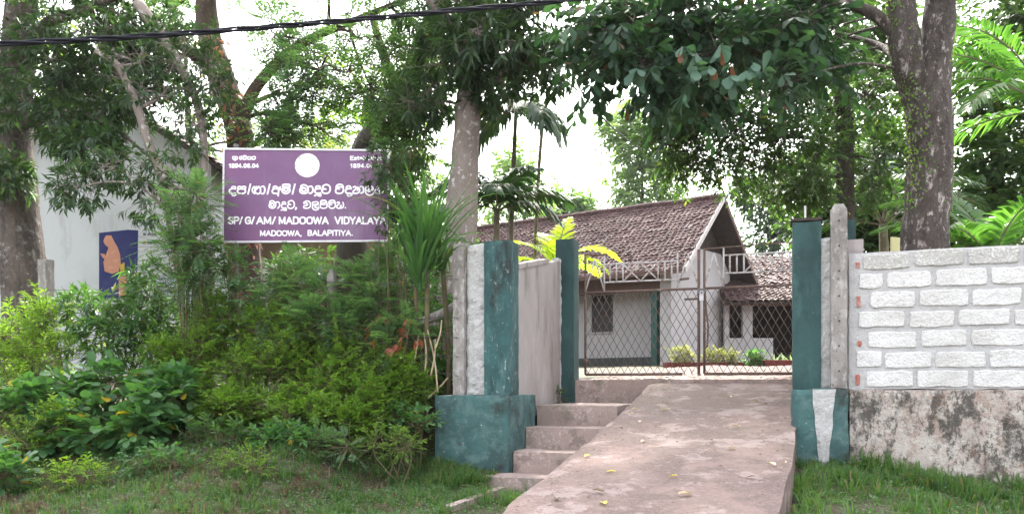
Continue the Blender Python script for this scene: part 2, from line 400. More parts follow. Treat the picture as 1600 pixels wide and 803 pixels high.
def rough_box(fr, a0, a1, b0, b1, z0, z1, res=.06, amp=.006, freq=7, seed=0):
    """box whose faces are subdivided and slightly uneven, so that edges are not ruler straight"""
    na, nb, nz = [max(1, int(round(abs(q) / res))) for q in (a1 - a0, b1 - b0, z1 - z0)]
    idx = {}; V = []; Fc = []
    def vid(i, j, k):
        if (i, j, k) not in idx:
            a = a0 + (a1 - a0) * i / na; b = b0 + (b1 - b0) * j / nb; z = z0 + (z1 - z0) * k / nz
            q = Vector((a * freq + seed * 3.7, b * freq, z * freq))
            nv = mnoise.noise_vector(q) * amp + mnoise.noise_vector(q * 3.3) * amp * .6
            inset = .0
            e = (i in (0, na)) + (j in (0, nb)) + (k in (0, nz))
            if e >= 2: inset = amp * .8
            sa = inset * (1 if i == 0 else -1 if i == na else 0); sb = inset * (1 if j == 0 else -1 if j == nb else 0); sz = inset * (1 if k == 0 else -1 if k == nz else 0)
            idx[(i, j, k)] = len(V)
            V.append(fr(a + nv.x + sa, b + nv.y + sb, z + nv.z + sz))
        return idx[(i, j, k)]
    for k in range(nz):
        for i in range(na):
            Fc.append((vid(i, 0, k), vid(i + 1, 0, k), vid(i + 1, 0, k + 1), vid(i, 0, k + 1)))
            Fc.append((vid(i + 1, nb, k), vid(i, nb, k), vid(i, nb, k + 1), vid(i + 1, nb, k + 1)))
        for j in range(nb):
            Fc.append((vid(0, j + 1, k), vid(0, j, k), vid(0, j, k + 1), vid(0, j + 1, k + 1)))
            Fc.append((vid(na, j, k), vid(na, j + 1, k), vid(na, j + 1, k + 1), vid(na, j, k + 1)))
    for i in range(na):
        for j in range(nb):
            Fc.append((vid(i, j, nz), vid(i + 1, j, nz), vid(i + 1, j + 1, nz), vid(i, j + 1, nz)))
            Fc.append((vid(i, j + 1, 0), vid(i + 1, j + 1, 0), vid(i + 1, j, 0), vid(i, j, 0)))
    return np.array(V), Fc

# ------------------------------------------------------------------ foliage helpers
T_LO = (np.array([(0, 0, 0), (.45, .5, .07), (.45, -.5, .07), (1, 0, -.10), (.45, 0, 0)]), np.array([(0, 4, 1), (0, 2, 4), (1, 4, 3), (4, 2, 3)]))
T_FL = (np.array([(0, 0, 0), (.45, .5, 0), (1, 0, -.06), (.45, -.5, 0)]), np.array([(0, 3, 1), (1, 3, 2)]))
T_HI = (np.array([(0, 0, 0), (.22, .36, .05), (.22, 0, 0), (.22, -.36, .05), (.62, .5, .04), (.62, 0, -.02), (.62, -.5, .04), (.9, .27, -.06), (.9, -.27, -.06), (1, 0, -.12)]),
        np.array([(0, 2, 1), (0, 3, 2), (1, 2, 5), (1, 5, 4), (2, 3, 6), (2, 6, 5), (4, 5, 7), (5, 9, 7), (5, 8, 9), (5, 6, 8)]))
T_OB = (np.array([(0, 0, 0), (.35, .26, .03), (.35, 0, 0), (.35, -.26, .03), (.78, .5, .02), (.78, 0, -.03), (.78, -.5, .02), (1, .2, -.10), (1, -.2, -.10)]),
        np.array([(0, 2, 1), (0, 3, 2), (1, 2, 5), (1, 5, 4), (2, 3, 6), (2, 6, 5), (4, 5, 7), (5, 6, 8), (5, 8, 7)]))

def unit(a):
    return a / (np.linalg.norm(a, axis=-1, keepdims=True) + 1e-9)

def leaves(Pp, D, Nn, L, Wd, tm, rng, var=None):
    TV, TF = tm
    D = unit(D); S = unit(np.cross(D, Nn)); Nn = np.cross(S, D)
    L = np.asarray(L)[:, None, None]; Wd = np.asarray(Wd)[:, None, None]
    V = Pp[:, None, :] + D[:, None, :] * TV[None, :, 0:1] * L + S[:, None, :] * TV[None, :, 1:2] * Wd + Nn[:, None, :] * TV[None, :, 2:3] * L
    n, k = len(Pp), len(TV)
    Fc = (TF[None] + (np.arange(n) * k)[:, None, None]).reshape(-1, 3)
    if var is None: var = rng.random(n)
    return V.reshape(-1, 3), Fc, np.repeat(var, k)

def merge(gs):
    Vs = []; Fs = []; vs = []; o = 0
    for V, Fc, va in gs:
        Vs.append(V); Fs.append(Fc + o); vs.append(va); o += len(V)
    return np.concatenate(Vs), np.concatenate(Fs), np.concatenate(vs)

def frames(A):
    up = np.array([0, 0, 1.0])
    S = np.cross(A, up); bad = np.linalg.norm(S, axis=1) < .15
    S[bad] = np.cross(A[bad], np.array([1.0, .2, 0]))
    S = unit(S); return S, np.cross(S, A)

def spray(B, A, tl, kind, k, ll, lw, rng, tm=T_LO, droop=.25, bright=None):
    """leaves on twigs: B base, A direction, tl length of each twig"""
    n = len(B)
    A = unit(A)
    S, Uq = frames(A)
    gs = []
    tvar = rng.random(n) * .55 + .2
    for i in range(k):
        if kind == 'rosette':
            t = 1 - .45 * rng.random(n)
            ph = 2 * math.pi * (i * .382 + rng.random(n) * .25)
            op = rng.uniform(.55, 1.25, n)
            Dr = A * np.cos(op)[:, None] + (S * np.cos(ph)[:, None] + Uq * np.sin(ph)[:, None]) * np.sin(op)[:, None]
            Dr = Dr + np.array([0, 0, -1]) * (droop * rng.uniform(.5, 1.6, n))[:, None]
            Nn = Uq + A * .3 + rng.normal(0, .35, (n, 3)) + np.array([0, 0, .5])
            Pp = B + A * (tl * t)[:, None]
            sc_ = rng.uniform(.65, 1.15, n)
        elif kind == 'pinnate':
            t = np.full(n, .12 + .88 * (i // 2) / max(1, (k // 2) - 1))
            sg = 1 if i % 2 else -1
            Dr = S * sg * .9 + A * (.35 + .5 * t)[:, None] + rng.normal(0, .10, (n, 3)) + np.array([0, 0, -.12])
            Nn = Uq + rng.normal(0, .15, (n, 3))
            Pp = B + A * (tl * t)[:, None] + np.array([0, 0, -1]) * (droop * tl * t ** 2)[:, None]
            sc_ = np.full(n, math.sin(math.pi * (.18 + .72 * t[0])) ** .7)
        else:                                   # alternate along the twig
            t = np.full(n, .15 + .85 * (i + .5) / k) + rng.uniform(-.05, .05, n)
            ph = math.pi * i + rng.normal(0, .7, n)
            op = rng.uniform(.6, 1.2, n)
            Dr = A * np.cos(op)[:, None] + (S * np.cos(ph)[:, None] + Uq * np.sin(ph)[:, None] * .5) * np.sin(op)[:, None] + np.array([0, 0, -1]) * (droop * rng.uniform(.2, 1.4, n))[:, None]
            Nn = Uq + rng.normal(0, .45, (n, 3)) + np.array([0, 0, .4])
            Pp = B + A * (tl * t)[:, None] + np.array([0, 0, -1]) * (.3 * droop * tl * t ** 2)[:, None]
            sc_ = rng.uniform(.6, 1.15, n)
        v = np.clip(tvar + rng.normal(0, .16, n), 0, .93)
        odd = rng.random(n) < .012; v[odd] = 1.0
        gs.append(leaves(Pp, Dr, Nn, ll * sc_, lw * sc_, tm, rng, v))
    return merge(gs)

def prisms(A, B, r0, r1=None):
    """many thin three-sided twigs at once"""
    r1 = r0 * .6 if r1 is None else r1
    D = unit(B - A); S, Uq = frames(D)
    V = []
    for Q, r in ((A, r0), (B, r1)):
        for k in range(3):
            a = 2 * math.pi * k / 3
            V.append(Q + (S * math.cos(a) + Uq * math.sin(a)) * r)
    V = np.stack(V, 1)
    T = np.array([(0, 1, 4), (0, 4, 3), (1, 2, 5), (1, 5, 4), (2, 0, 3), (2, 3, 5)])
    n = len(A)
    return V.reshape(-1, 3), (T[None] + (np.arange(n) * 6)[:, None, None]).reshape(-1, 3)

def tri_of(V, Fc):
    out = []
    for f in Fc:
        for i in range(1, len(f) - 1): out.append((f[0], f[i], f[i + 1]))
    return np.asarray(V, float), np.array(out)

def cat_tris(gs):
    Vs = []; Fs = []; o = 0
    for V, Fc in gs:
        Vs.append(V); Fs.append(Fc + o); o += len(V)
    return np.concatenate(Vs), np.concatenate(Fs)

def E(px, py, Y, rx, rz, ry=None):        # an ellipsoid clump given by where it stands and its half sizes
    c = P(px, py, Y)
    return (c, np.array([rx / F * Y, (rx + rz) * .5 / F * Y if ry is None else ry, rz / F * Y]))

def clumps_to_twigs(cl, rng, subs, tw, tl, spread=.33, up=.2, vol=1.0):
    B = []; A = []; T = []; SUB = []
    for c, r in cl:
        q = unit(rng.normal(size=(subs, 3))) * (rng.random((subs, 1)) ** .45)
        sub = c + q * r * .85
        for s_ in sub:
            SUB.append((s_, c))
            ss = np.clip(r * spread, .08, None) * rng.uniform(.7, 1.3)
            nb = max(3, int(tw * rng.uniform(.6, 1.4)))
            off = rng.normal(size=(nb, 3)) * ss * .62
            b = s_ + off
            a = unit(off) * .9 + unit(b - c) * .5 + np.array([0, 0, up]) + rng.normal(0, .35, (nb, 3))
            B.append(b); A.append(a); T.append(rng.uniform(.6, 1.3, nb) * tl)
    return np.concatenate(B), unit(np.concatenate(A)), np.concatenate(T), SUB

def make_tree(name, label, cat, trunks, clumps, leaf, kind='rosette', k=8, ll=.15, lw=.04, tm=T_LO, subs=9, tw=14, tl=.25, droop=.3, up=.2,
              bark='bark', seed=1, group=None, spread=.33, twigs=True, sides=12, limb_r=.05, branches=True, tmat=None):
    """trunks: list of (points, radii); clumps: list of (centre, radii)"""
    rng = np.random.default_rng(seed)
    root = np.asarray(trunks[0][0][0], float)
    t = thing(name, label, cat, root, group)
    tp = []
    wood = []
    for i, (pts, rad) in enumerate(trunks):
        q = catmull(pts, 6)
        rr = np.interp(np.linspace(0, len(pts) - 1, len(q)), range(len(pts)), rad)
        V, Fc = tube(q, rr, sides, True, rough=.14)
        wood.append(tri_of(V, Fc))
        tp += [(a, b) for a, b in zip(q, rr)]
    V, Fc = cat_tris(wood)
    part('trunk', V, Fc, bark, t, smooth=True)
    if not clumps: return t
    B, A, T, SUB = clumps_to_twigs(clumps, rng, subs, tw, tl, spread, up)
    V, Fc, va = spray(B, A, T, kind, k, ll, lw, rng, tm, droop)
    part('crown', V, Fc, leaf, t, var=va)
    br = []
    if branches:
        pa = np.array([a for a, _ in tp]); pr = np.array([b for _, b in tp])
        done = {}
        for s_, c in SUB:
            key = tuple(np.round(c, 3))
            if key not in done:
                cost = np.linalg.norm(pa - c, axis=1) + np.where(pa[:, 2] > c[2] + .3, .4, 0)
                i0 = int(np.argmin(cost))
                a = pa[i0]; L_ = np.linalg.norm(c - a)
                mid = (a + c) / 2 + np.array([rng.normal(0, .08), rng.normal(0, .08), .1]) * L_
                q = catmull([a, mid, c], 5)
                r0 = min(pr[i0] * .6, max(.012, limb_r * min(1.4, .4 + L_ / 3)))
                br.append(tri_of(*tube(q, np.linspace(r0, r0 * .35, len(q)), 6, False)))
                done[key] = r0 * .4
            L_ = np.linalg.norm(s_ - c)
            mid = (s_ + c) / 2 + rng.normal(0, .1, 3) * L_
            q = catmull([c, mid, s_], 3)
            br.append(tri_of(*tube(q, np.linspace(done[key], done[key] * .35, len(q)), 4, False)))
        if twigs:
            S2 = np.array([s_ for s_, _ in SUB])
            for j in range(0, len(B), 4000):
                b = B[j:j + 4000]
                near = S2[np.argmin(((b[:, None] - S2[None]) ** 2).sum(-1), 1)]
                br.append(prisms(near, b, .006)); br.append(prisms(b, b + A[j:j + 4000] * (T[j:j + 4000] * .85)[:, None], .004))
        V, Fc = cat_tris(br)
        part('branches', V, Fc, tmat or bark, t, smooth=True)
    return t

def shrub(name, label, cat, cl, leaf, kind, k, ll, lw, tm=T_LO, subs=8, tw=12, tl=.16, droop=.2, up=.4, seed=1, stem='stem', group=None, spread=.36, stems=5, stem_r=.010):
    """a low plant: several stems from one foot, leaves on twigs"""
    rng = np.random.default_rng(seed)
    cs = np.array([c for c, _ in cl]); foot = cs.mean(0)
    low = cs[np.argmin(cs[:, 2])]
    foot[:2] = foot[:2] * .5 + low[:2] * .5
    foot[2] = float(hground(foot[0], foot[1])) - .03
    t = thing(name, label, cat, foot, group)
    B, A, T, SUB = clumps_to_twigs(cl, rng, subs, tw, tl, spread, up)
    g = hground(B[:, 0], B[:, 1]); B[:, 2] = np.maximum(B[:, 2], g + .04)
    V, Fc, va = spray(B, A, T, kind, k, ll, lw, rng, tm, droop)
    part('foliage', V, Fc, leaf, t, var=va)
    br = []
    fo = foot + np.array([0, 0, 0])
    for si_, (s_, c) in enumerate(SUB):
        if si_ % 3: continue
        a = fo + np.array([rng.normal(0, .07), rng.normal(0, .07), 0])
        s2 = s_.copy(); s2[2] = max(s2[2], float(hground(s2[0], s2[1])) + .03)
        mid = (a + s2) / 2 + np.array([rng.normal(0, .06), rng.normal(0, .06), .08])
        q = catmull([a, mid, s2], 4)
        br.append(tri_of(*tube(q, np.linspace(stem_r, stem_r * .4, len(q)), 4, False)))
    S2 = np.array([s_ for s_, _ in SUB])
    near = S2[np.argmin(((B[:, None] - S2[None]) ** 2).sum(-1), 1)]
    near[:, 2] = np.maximum(near[:, 2], hground(near[:, 0], near[:, 1]) + .02)
    br.append(prisms(near, B, .004)); br.append(prisms(B, B + A * (T * .8)[:, None], .003))
    V, Fc = cat_tris(br)
    part('stem', V, Fc, stem, t, smooth=True)
    return t

def frond_geo(base, az, el, length, bend, rng, n=34, ll=.45, lw=.035, hang=.35, vee=.25, start=.14, sweep=.6, seg=14):
    """one feather palm frond: rachis points and leaflets"""
    pts = [np.asarray(base, float)]
    hd = np.array([math.sin(az), math.cos(az), 0.0])
    for i in range(seg):
        e = el - bend * ((i + .5) / seg) ** 1.3
        pts.append(pts[-1] + (hd * math.cos(e) + np.array([0, 0, math.sin(e)])) * length / seg)
    pts = np.array(pts)
    ts = np.linspace(start, 1, n)
    x = ts * seg; i0 = np.clip(x.astype(int), 0, seg - 1); f = (x - i0)[:, None]
    pos = pts[i0] * (1 - f) + pts[i0 + 1] * f
    tan = unit(pts[i0 + 1] - pts[i0])
    side = np.cross(tan, np.array([0, 0, 1.0])); side = unit(side)
    upn = np.cross(side, tan)
    prof = np.clip(np.sin(np.pi * (.12 + .80 * ts)), .2, 1)
    gs = []
    for sg in (-1, 1):
        D = side * sg + tan * (sweep + .7 * ts ** 2)[:, None] + upn * vee + rng.normal(0, .07, (n, 3))
        D = unit(D)
        l = ll * prof * rng.uniform(.9, 1.08, n)
        mid = pos + D * (l * .5)[:, None] + np.array([0, 0, -1]) * (hang * l * .14)[:, None]
        tip = pos + D * (l * .92)[:, None] + np.array([0, 0, -1]) * (hang * l * .75)[:, None]
        q1 = pos + D * (l * .2)[:, None]
        wv = unit(np.cross(D, upn + rng.normal(0, .25, (n, 3)))) * (lw * .5)
        V = np.stack([pos, q1 + wv, q1 - wv, mid + wv * .95, mid - wv * .95, tip], 1)
        TF = np.array([(0, 2, 1), (1, 2, 4), (1, 4, 3), (3, 4, 5)])
        Fc = (TF[None] + (np.arange(n) * 6)[:, None, None]).reshape(-1, 3)
        va = np.repeat(np.clip(.5 + rng.normal(0, .2, n), 0, .93), 6)
        gs.append((V.reshape(-1, 3), Fc, va))
    return pts, merge(gs)

def make_palm(name, label, stem_pts, stem_r, fronds, leaf, seed=1, group=None, ll=.45, lw=.035, n=34, hang=.35, rach=.012, crown_top=None, stemmat='palmstem', vee=.25, sweep=.6):
    rng = np.random.default_rng(seed)
    t = thing(name, label, 'palm', stem_pts[0], group)
    q = catmull(stem_pts, 8)
    rr = np.interp(np.linspace(0, 1, len(q)), np.linspace(0, 1, len(stem_r)), stem_r)
    rr = [r * (1 + .05 * (i % 2)) for i, r in enumerate(rr)]
    V, Fc = tube(q, rr, 10)
    part('stem', V, Fc, stemmat, t, smooth=True)
    top = np.asarray(stem_pts[-1], float)
    for (az, el, ln, bend) in fronds:
        pts, (V, Fc, va) = frond_geo(top + rng.normal(0, .02, 3), R(az), R(el), ln, R(bend), rng, n, ll, lw, hang, vee, sweep=sweep)
        o = part('frond', V, Fc, leaf, t, var=va)
        Vr, Fr = tube(pts, np.linspace(rach, rach * .3, len(pts)), 5)
        part('rachis', Vr, Fr, stemmat, o, smooth=True)
    return t

def strap_geo(base, az, el, length, bend, w, rng, seg=9, fold=.25, twist=0):
    pts = [np.asarray(base, float)]
    hd = np.array([math.sin(az), math.cos(az), 0.0]); sd = np.array([math.cos(az), -math.sin(az), 0.0])
    V = []
    for i in range(seg + 1):
        t = i / seg
        e = el - bend * t ** 1.6
        ww = w * min(1, .55 + 1.6 * t) * (1 - t ** 3) * .5
        up = hd * -math.sin(e) + np.array([0, 0, math.cos(e)])
        V += [pts[-1] + sd * ww + up * ww * fold * 2, pts[-1], pts[-1] - sd * ww + up * ww * fold * 2]
        pts.append(pts[-1] + (hd * math.cos(e) + np.array([0, 0, math.sin(e)])) * length / seg)
    Fc = []
    for i in range(seg):
        a = i * 3
        Fc += [(a, a + 1, a + 4, a + 3), (a + 1, a + 2, a + 5, a + 4)]
    return tri_of(np.array(V), Fc)

#==STRUCTURE==
# ------------------------------------------------------------------ ground, road, yard, ramp
def graded(lo, hi, step, far, g=1.16):
    a = list(np.arange(lo, hi + 1e-6, step)); d = step
    while a[-1] < far: d *= g; a.append(a[-1] + d)
    d = step
    while a[0] > -far: d *= g; a.insert(0, a[0] - d)
    return np.array(a)

def sheet(xs, ys, hf):
    X, Y = np.meshgrid(xs, ys)
    Z = hf(X, Y)
    V = np.stack([X.ravel(), Y.ravel(), Z.ravel()], 1)
    nx, ny = len(xs), len(ys)
    i, j = np.meshgrid(np.arange(nx - 1), np.arange(ny - 1))
    a = (j * nx + i).ravel()
    return V, np.stack([a, a + 1, a + nx + 1, a + nx], 1)

V, Fc = sheet(graded(-11, 8, .11, 700), graded(2, 13, .11, 700), hground)
solo('ground', V, Fc, 'soil', kind='structure', base=(0, 0, 0), smooth=True)

def uvsheet(us, vs, hf):
    Uq, Vq = np.meshgrid(us, vs)
    X = WX + Uq * UX + Vq * VX; Y = WY + Uq * UY + Vq * VY
    Z = hf(Uq, Vq, X, Y)
    V = np.stack([X.ravel(), Y.ravel(), Z.ravel()], 1)
    nx, ny = len(us), len(vs)
    i, j = np.meshgrid(np.arange(nx - 1), np.arange(ny - 1))
    a = (j * nx + i).ravel()
    return V, np.stack([a, a + 1, a + nx + 1, a + nx], 1)

V, Fc = uvsheet(np.linspace(-60, 60, 41), np.linspace(-14, -8.35, 5), lambda u, v, x, y: 0 * u + .012)
solo('road', V, Fc, 'asphalt', kind='structure', base=(0, 0, 0))
V, Fc = uvsheet(np.linspace(-3.4, 9, 60), np.linspace(2.38, 24, 90), lambda u, v, x, y: hground(x, y) + .02 + .006 * np.sin(u * 9) * np.sin(v * 7))
solo('gravel_yard', V, Fc, 'gravel', kind='structure', base=(0, 0, 0), smooth=True)

# ramp: uneven concrete apron with real thickness
def ramp_geo():
    vs = np.arange(-8.2, 2.36, .10); us = np.linspace(0, 1, 22)
    V = []; Fc = []
    nv, nu = len(vs), len(us)
    for v in vs:
        ul = np.interp(v, [-8, -2, 2.3], [-2.46, -2.38, -2.30])
        ul += .008 * math.sin(v * 5.1) + .006 * math.sin(v * 13)
        ur = np.interp(v, [-8, -2.77, -1.34, -.3, .0, .5, 2.4], [-.85, -.64, -.55, -.53, -.50, -.14, -.14]) + .004 * math.sin(v * 6.3)
        for k, s in enumerate(us):
            u = ul + (ur - ul) * s
            z = float(rampz(v)) + .012 * mnoise.noise(Vector((u * 2.2, v * 2.2, 0))) + .008 * mnoise.noise(Vector((u * 7, v * 7, 3)))
            if k == 0: z -= .02
            if k == nu - 1: z -= .012
            V.append(U(u, v, z))
    for j in range(nv - 1):
        for i in range(nu - 1):
            a = j * nu + i
            Fc.append((a, a + 1, a + nu + 1, a + nu))
    n0 = len(V)
    for side in (0, nu - 1):
        b = len(V)
        for j in range(nv):
            x, y, z = V[j * nu + side]; V.append((x, y, z - .5))
        for j in range(nv - 1):
            a0, a1 = j * nu + side, (j + 1) * nu + side
            Fc.append((a0, a1, b + j + 1, b + j) if side == 0 else (a1, a0, b + j, b + j + 1))
    return np.array(V), Fc
V, Fc = ramp_geo()
solo('ramp', V, Fc, 'ramp', kind='structure', base=(0, 0, 0))

# ------------------------------------------------------------------ steps
t = thing('concrete_steps', 'four worn concrete steps between the teal pedestal and the ramp', 'steps', U(-2.9, -.4, .5))
tops = [1.385, 1.145, .905, .675]; fronts = [.86, .42, -.02, -.47]; backs = [2.19, .858, .418, -.022]
for i in range(4):
    V, Fc = rough_box(U, -3.425 if i < 3 else -3.62, -2.36 if i else -2.45, fronts[i], backs[i], .35, tops[i], res=.07, amp=.007, seed=i)
    part('step', V, Fc, 'stepconc', t)
V, Fc = rough_box(U, -.06, .06, -.06, .06, 0, .1)
def KB(a, b, z): return (P(700, 785, 7.0)[0] * (1 - a) + P(782, 748, 7.9)[0] * a + b * .6, 7.0 * (1 - a) + 7.75 * a - b, z + .53 * (1 - a) + .6 * a)
V, Fc = rough_box(KB, 0, 1.05, -.05, .05, -.2, .035, res=.09, amp=.006)
solo('kerb_edging', V, Fc, 'stepconc', 'low sunken concrete kerb running from the lowest step into the grass', 'kerb')

V, Fc = rough_box(U, -3.30, -.10, 2.205, 2.36, 1.2, 1.695, res=.09, amp=.004)
solo('gate_threshold', V, Fc, 'stepconc', 'concrete threshold beam under the iron gate', 'threshold')

# ------------------------------------------------------------------ left pier
t = thing('entrance_pier', 'worn teal front gate pier on a wide painted pedestal beside the steps', 'gate pier', U(-3.8, .2, .6))
V, Fc = rough_box(U, -4.30, -3.428, -.14, .855, .4, 1.508, res=.05, amp=.008, seed=2)
part('pedestal', V, Fc, 'tealplinth', t)
V, Fc = rough_box(U, -3.77, -3.455, 0, .30, 1.500, 3.205, res=.05, amp=.006, seed=3)
part('shaft', V, Fc, 'tealworn', t)
V, Fc = rough_box(U, -3.995, -3.745, .035, .25, 1.500, 3.19, res=.035, amp=.014, freq=11, seed=4)
part('mortar_strip', V, Fc, 'mortar', t)
# left wing wall
t = thing('wing_wall', 'grey plastered wall linking the two left teal pillars', 'wall', U(-3.55, 1.2, 1.3))
mb = MB()
c = lambda u, v, z: U(u, v, z)
V, Fc = rough_box(lambda u, v, z: U(u, v, z if z < 2 else z + .20 * (v - .3)), -3.64, -3.475, .302, 2.148, 1.25, 2.93, res=.09, amp=.005, seed=5)
part('panel', V, Fc, 'plaster', t)
V, Fc = rough_box(lambda u, v, z: U(u, v, z + .20 * (v - .3)), -3.66, -3.452, .303, 1.55, 2.92, 2.985, res=.09, amp=.008, seed=6)
part('coping', V, Fc, 'plaster', t)
V, Fc = rough_box(U, -3.600, -3.465, 2.06, 2.147, 1.33, 3.33, res=.045, amp=.016, freq=9, seed=8)
part('mortar_strip', V, Fc, 'mortar', t)
# left gate pillar
V, Fc = rough_box(U, -3.56, -3.30, 2.15, 2.43, 1.3, 3.585, res=.06, amp=.004, seed=7)
solo('gate_pillar', V, Fc, 'teal', 'smooth dark teal gate pillar holding the left gate leaf', 'gate pillar')
# right rear gate pillar and wing wall
V, Fc = rough_box(U, -.10, .18, 2.15, 2.43, 1.3, 3.60, res=.06, amp=.004, seed=9)
solo('gate_pillar', V, Fc, 'teal', 'teal gate pillar top showing behind the pointed concrete post', 'gate pillar')
V, Fc = rough_box(U, -.05, .10, .18, 2.148, .7, 3.03, res=.1, amp=.005, seed=10)
solo('wing_wall', V, Fc, 'plaster', 'grey wall top seen between the pointed post and the white blocks', 'wall')

# right front pier
t = thing('entrance_pier', 'dark teal front gate pier with mossy cap beside the white block wall', 'gate pier', U(-.4, .1, .7))
V, Fc = rough_box(U, -.555, -.29, 0, .27, 1.572, 3.20, res=.06, amp=.005, seed=11)
part('shaft', V, Fc, 'teal', t)
V, Fc = rough_box(U, -.572, -.275, -.015, .285, 3.20, 3.235, res=.05, amp=.006, seed=12)
part('cap', V, Fc, 'darkwood', t)
V, Fc = rough_box(U, -.565, -.055, -.15, .30, .4, 1.58, res=.05, amp=.014, freq=5, seed=13)
part('pedestal', V, Fc, 'tealplinth', t)
V, Fc = rough_box(U, -.325, -.155, .02, .17, 1.574, 3.04, res=.035, amp=.014, freq=11, seed=14)
part('mortar_strip', V, Fc, 'mortar', t)
def TAP(u, v, z):
    k = (z - .85) / .7
    return U(-.275 + u * (.55 + .75 * k), v, z)
V, Fc = rough_box(TAP, -.085, .085, -.172, -.12, .85, 1.583, res=.04, amp=.010, freq=10, seed=15)
part('mortar_smear', V, Fc, 'mortar', t)
# pointed concrete post with dark plugs for wire holes
mb = MB()
u0, u1, v0, v1 = -.215, -.065, -.125, .0
V, Fc = rough_box(U, u0, u1, v0, v1, 1.58, 3.28, res=.04, amp=.006, seed=16)
V = list(map(tuple, V)); mb.add(V, Fc)
cc = (u0 + u1) / 2, (v0 + v1) / 2
mb.add([U(u0 + .008, v0 + .008, 3.272), U(u1 - .008, v0 + .008, 3.272), U(u1 - .008, v1 - .008, 3.272), U(u0 + .008, v1 - .008, 3.272),
        U(u0 + .034, v0 + .028, 3.325), U(u1 - .034, v0 + .028, 3.325), U(u1 - .034, v1 - .028, 3.325), U(u0 + .034, v1 - .028, 3.325)],
       [(0, 1, 5, 4), (1, 2, 6, 5), (2, 3, 7, 6), (3, 0, 4, 7), (4, 5, 6, 7)])
post = thing('concrete_post', 'weathered pointed concrete post standing against the right teal pier', 'post', U(-.14, -.06, 1.58))
mb.build('shaft', 'postconc', post)
for z in np.arange(1.75, 3.2, .235):
    V, Fc = tube([U(-.14, -.133, z), U(-.14, -.120, z)], .008, 8)
    part('wire_hole_shade', V, Fc, 'shadedark', post)  # dark plug imitates the shaded depth of a hole

# ------------------------------------------------------------------ white block wall
t = thing('boundary_wall', 'white block wall on a stained old plinth at the right', 'wall', U(1.5, 0, .6))
V, Fc = rough_box(U, -.052, 4.6, -.085, .20, .2, 1.575, res=.06, amp=.008, freq=3, seed=17)
part('plinth', V, Fc, 'oldwall', t)
CH = .1845; Z0 = 1.58
V, Fc = rough_box(U, -.05, 4.55, -.030, .11, Z0 - .006, Z0 + 7 * CH - .004, res=.06, amp=.006, freq=8, seed=18)
part('mortar_core', V, Fc, 'mortarjoint', t)
rng = random.Random(5)
def block_geo(w, h, seed):
    """rounded uneven concrete block, front proud of the joint"""
    nu, nz = 9, 5
    V = []; Fc = []
    for layer, (v, ins) in enumerate(((.0, 0), (-.014, 0.0), (-.022, .008))):
        for j in range(nz):
            for i in range(nu):
                a = -w / 2 + ins + (w - 2 * ins) * i / (nu - 1); b = ins + (h - 2 * ins) * j / (nz - 1)
                edge = i in (0, nu - 1) or j in (0, nz - 1)
                if layer < 2 and not edge:
                    V.append(None); continue
                q = Vector((a * 9 + seed * 5.1, b * 9, layer * .0))
                n1 = mnoise.noise_vector(q) * .010 + mnoise.noise_vector(q * 3) * .008
                if (i in (0, nu - 1)) and (j in (0, nz - 1)):
                    a *= .975; b = h / 2 + (b - h / 2) * .93
                V.append((a + n1.x, v + (n1.y * .5 if layer == 2 else 0), b + n1.z))
    idx = {}; VV = []
    for i, v in enumerate(V):
        if v is not None: idx[i] = len(VV); VV.append(v)
    ring = [i for i in range(nu)] + [j * nu + nu - 1 for j in range(1, nz)] + [(nz - 1) * nu + i for i in range(nu - 2, -1, -1)] + [j * nu for j in range(nz - 2, 0, -1)]
    n = nu * nz
    for l in range(2):
        for k in range(len(ring)):
            a, b = ring[k], ring[(k + 1) % len(ring)]
            Fc.append((idx[a + l * n], idx[b + l * n], idx[b + (l + 1) * n], idx[a + (l + 1) * n]))
    for j in range(nz - 1):
        for i in range(nu - 1):
            a = 2 * n + j * nu + i
            Fc.append((idx[a], idx[a + 1], idx[a + nu + 1], idx[a + nu]))
    return np.array(VV), Fc
def put_block(u0, u1, row, mat, seed, name='block', shrink=0):
    w = u1 - u0
    V, Fc = block_geo(w, CH - .032 - rng.uniform(0, .012), seed)
    z = Z0 + row * CH + .016 + rng.uniform(-.005, .008)
    tl_ = rng.uniform(-.012, .012)
    V = np.array([U((u0 + u1) / 2 + a, -.022 + v, z + b + a * tl_) for a, v, b in V])
    part(name, V, Fc, mat, t)
for row in range(7):
    if row == 6:
        edges = [.0, .06]; u = .075; mat = 'blockbare'
    else:
        u = [.10, .02, .12, .03, .14, .04][row]; mat = 'block'
    first = True; k = 0
    while u < 4.4:
        w = .395 + rng.uniform(-.028, .022)
        if first and row in (1, 5): w = [.21, 0, 0, 0, .20][row - 1]
        if row == 6: w += .015
        put_block(u, u + w, row, mat, row * 31 + k); first = False; k += 1
        u += w + .036 + rng.uniform(-.006, .008)
for row in (0, 2, 4, 6):
    V, Fc = rough_box(U, .005 + .01 * (row % 3), .05 + .008 * (row % 3), -.045, -.02, Z0 + row * CH + .03, Z0 + row * CH + .03 + (.11 if row % 4 == 0 else .06), res=.02, amp=.006, freq=20, seed=row)
    part('brick', V, Fc, 'brick', t)

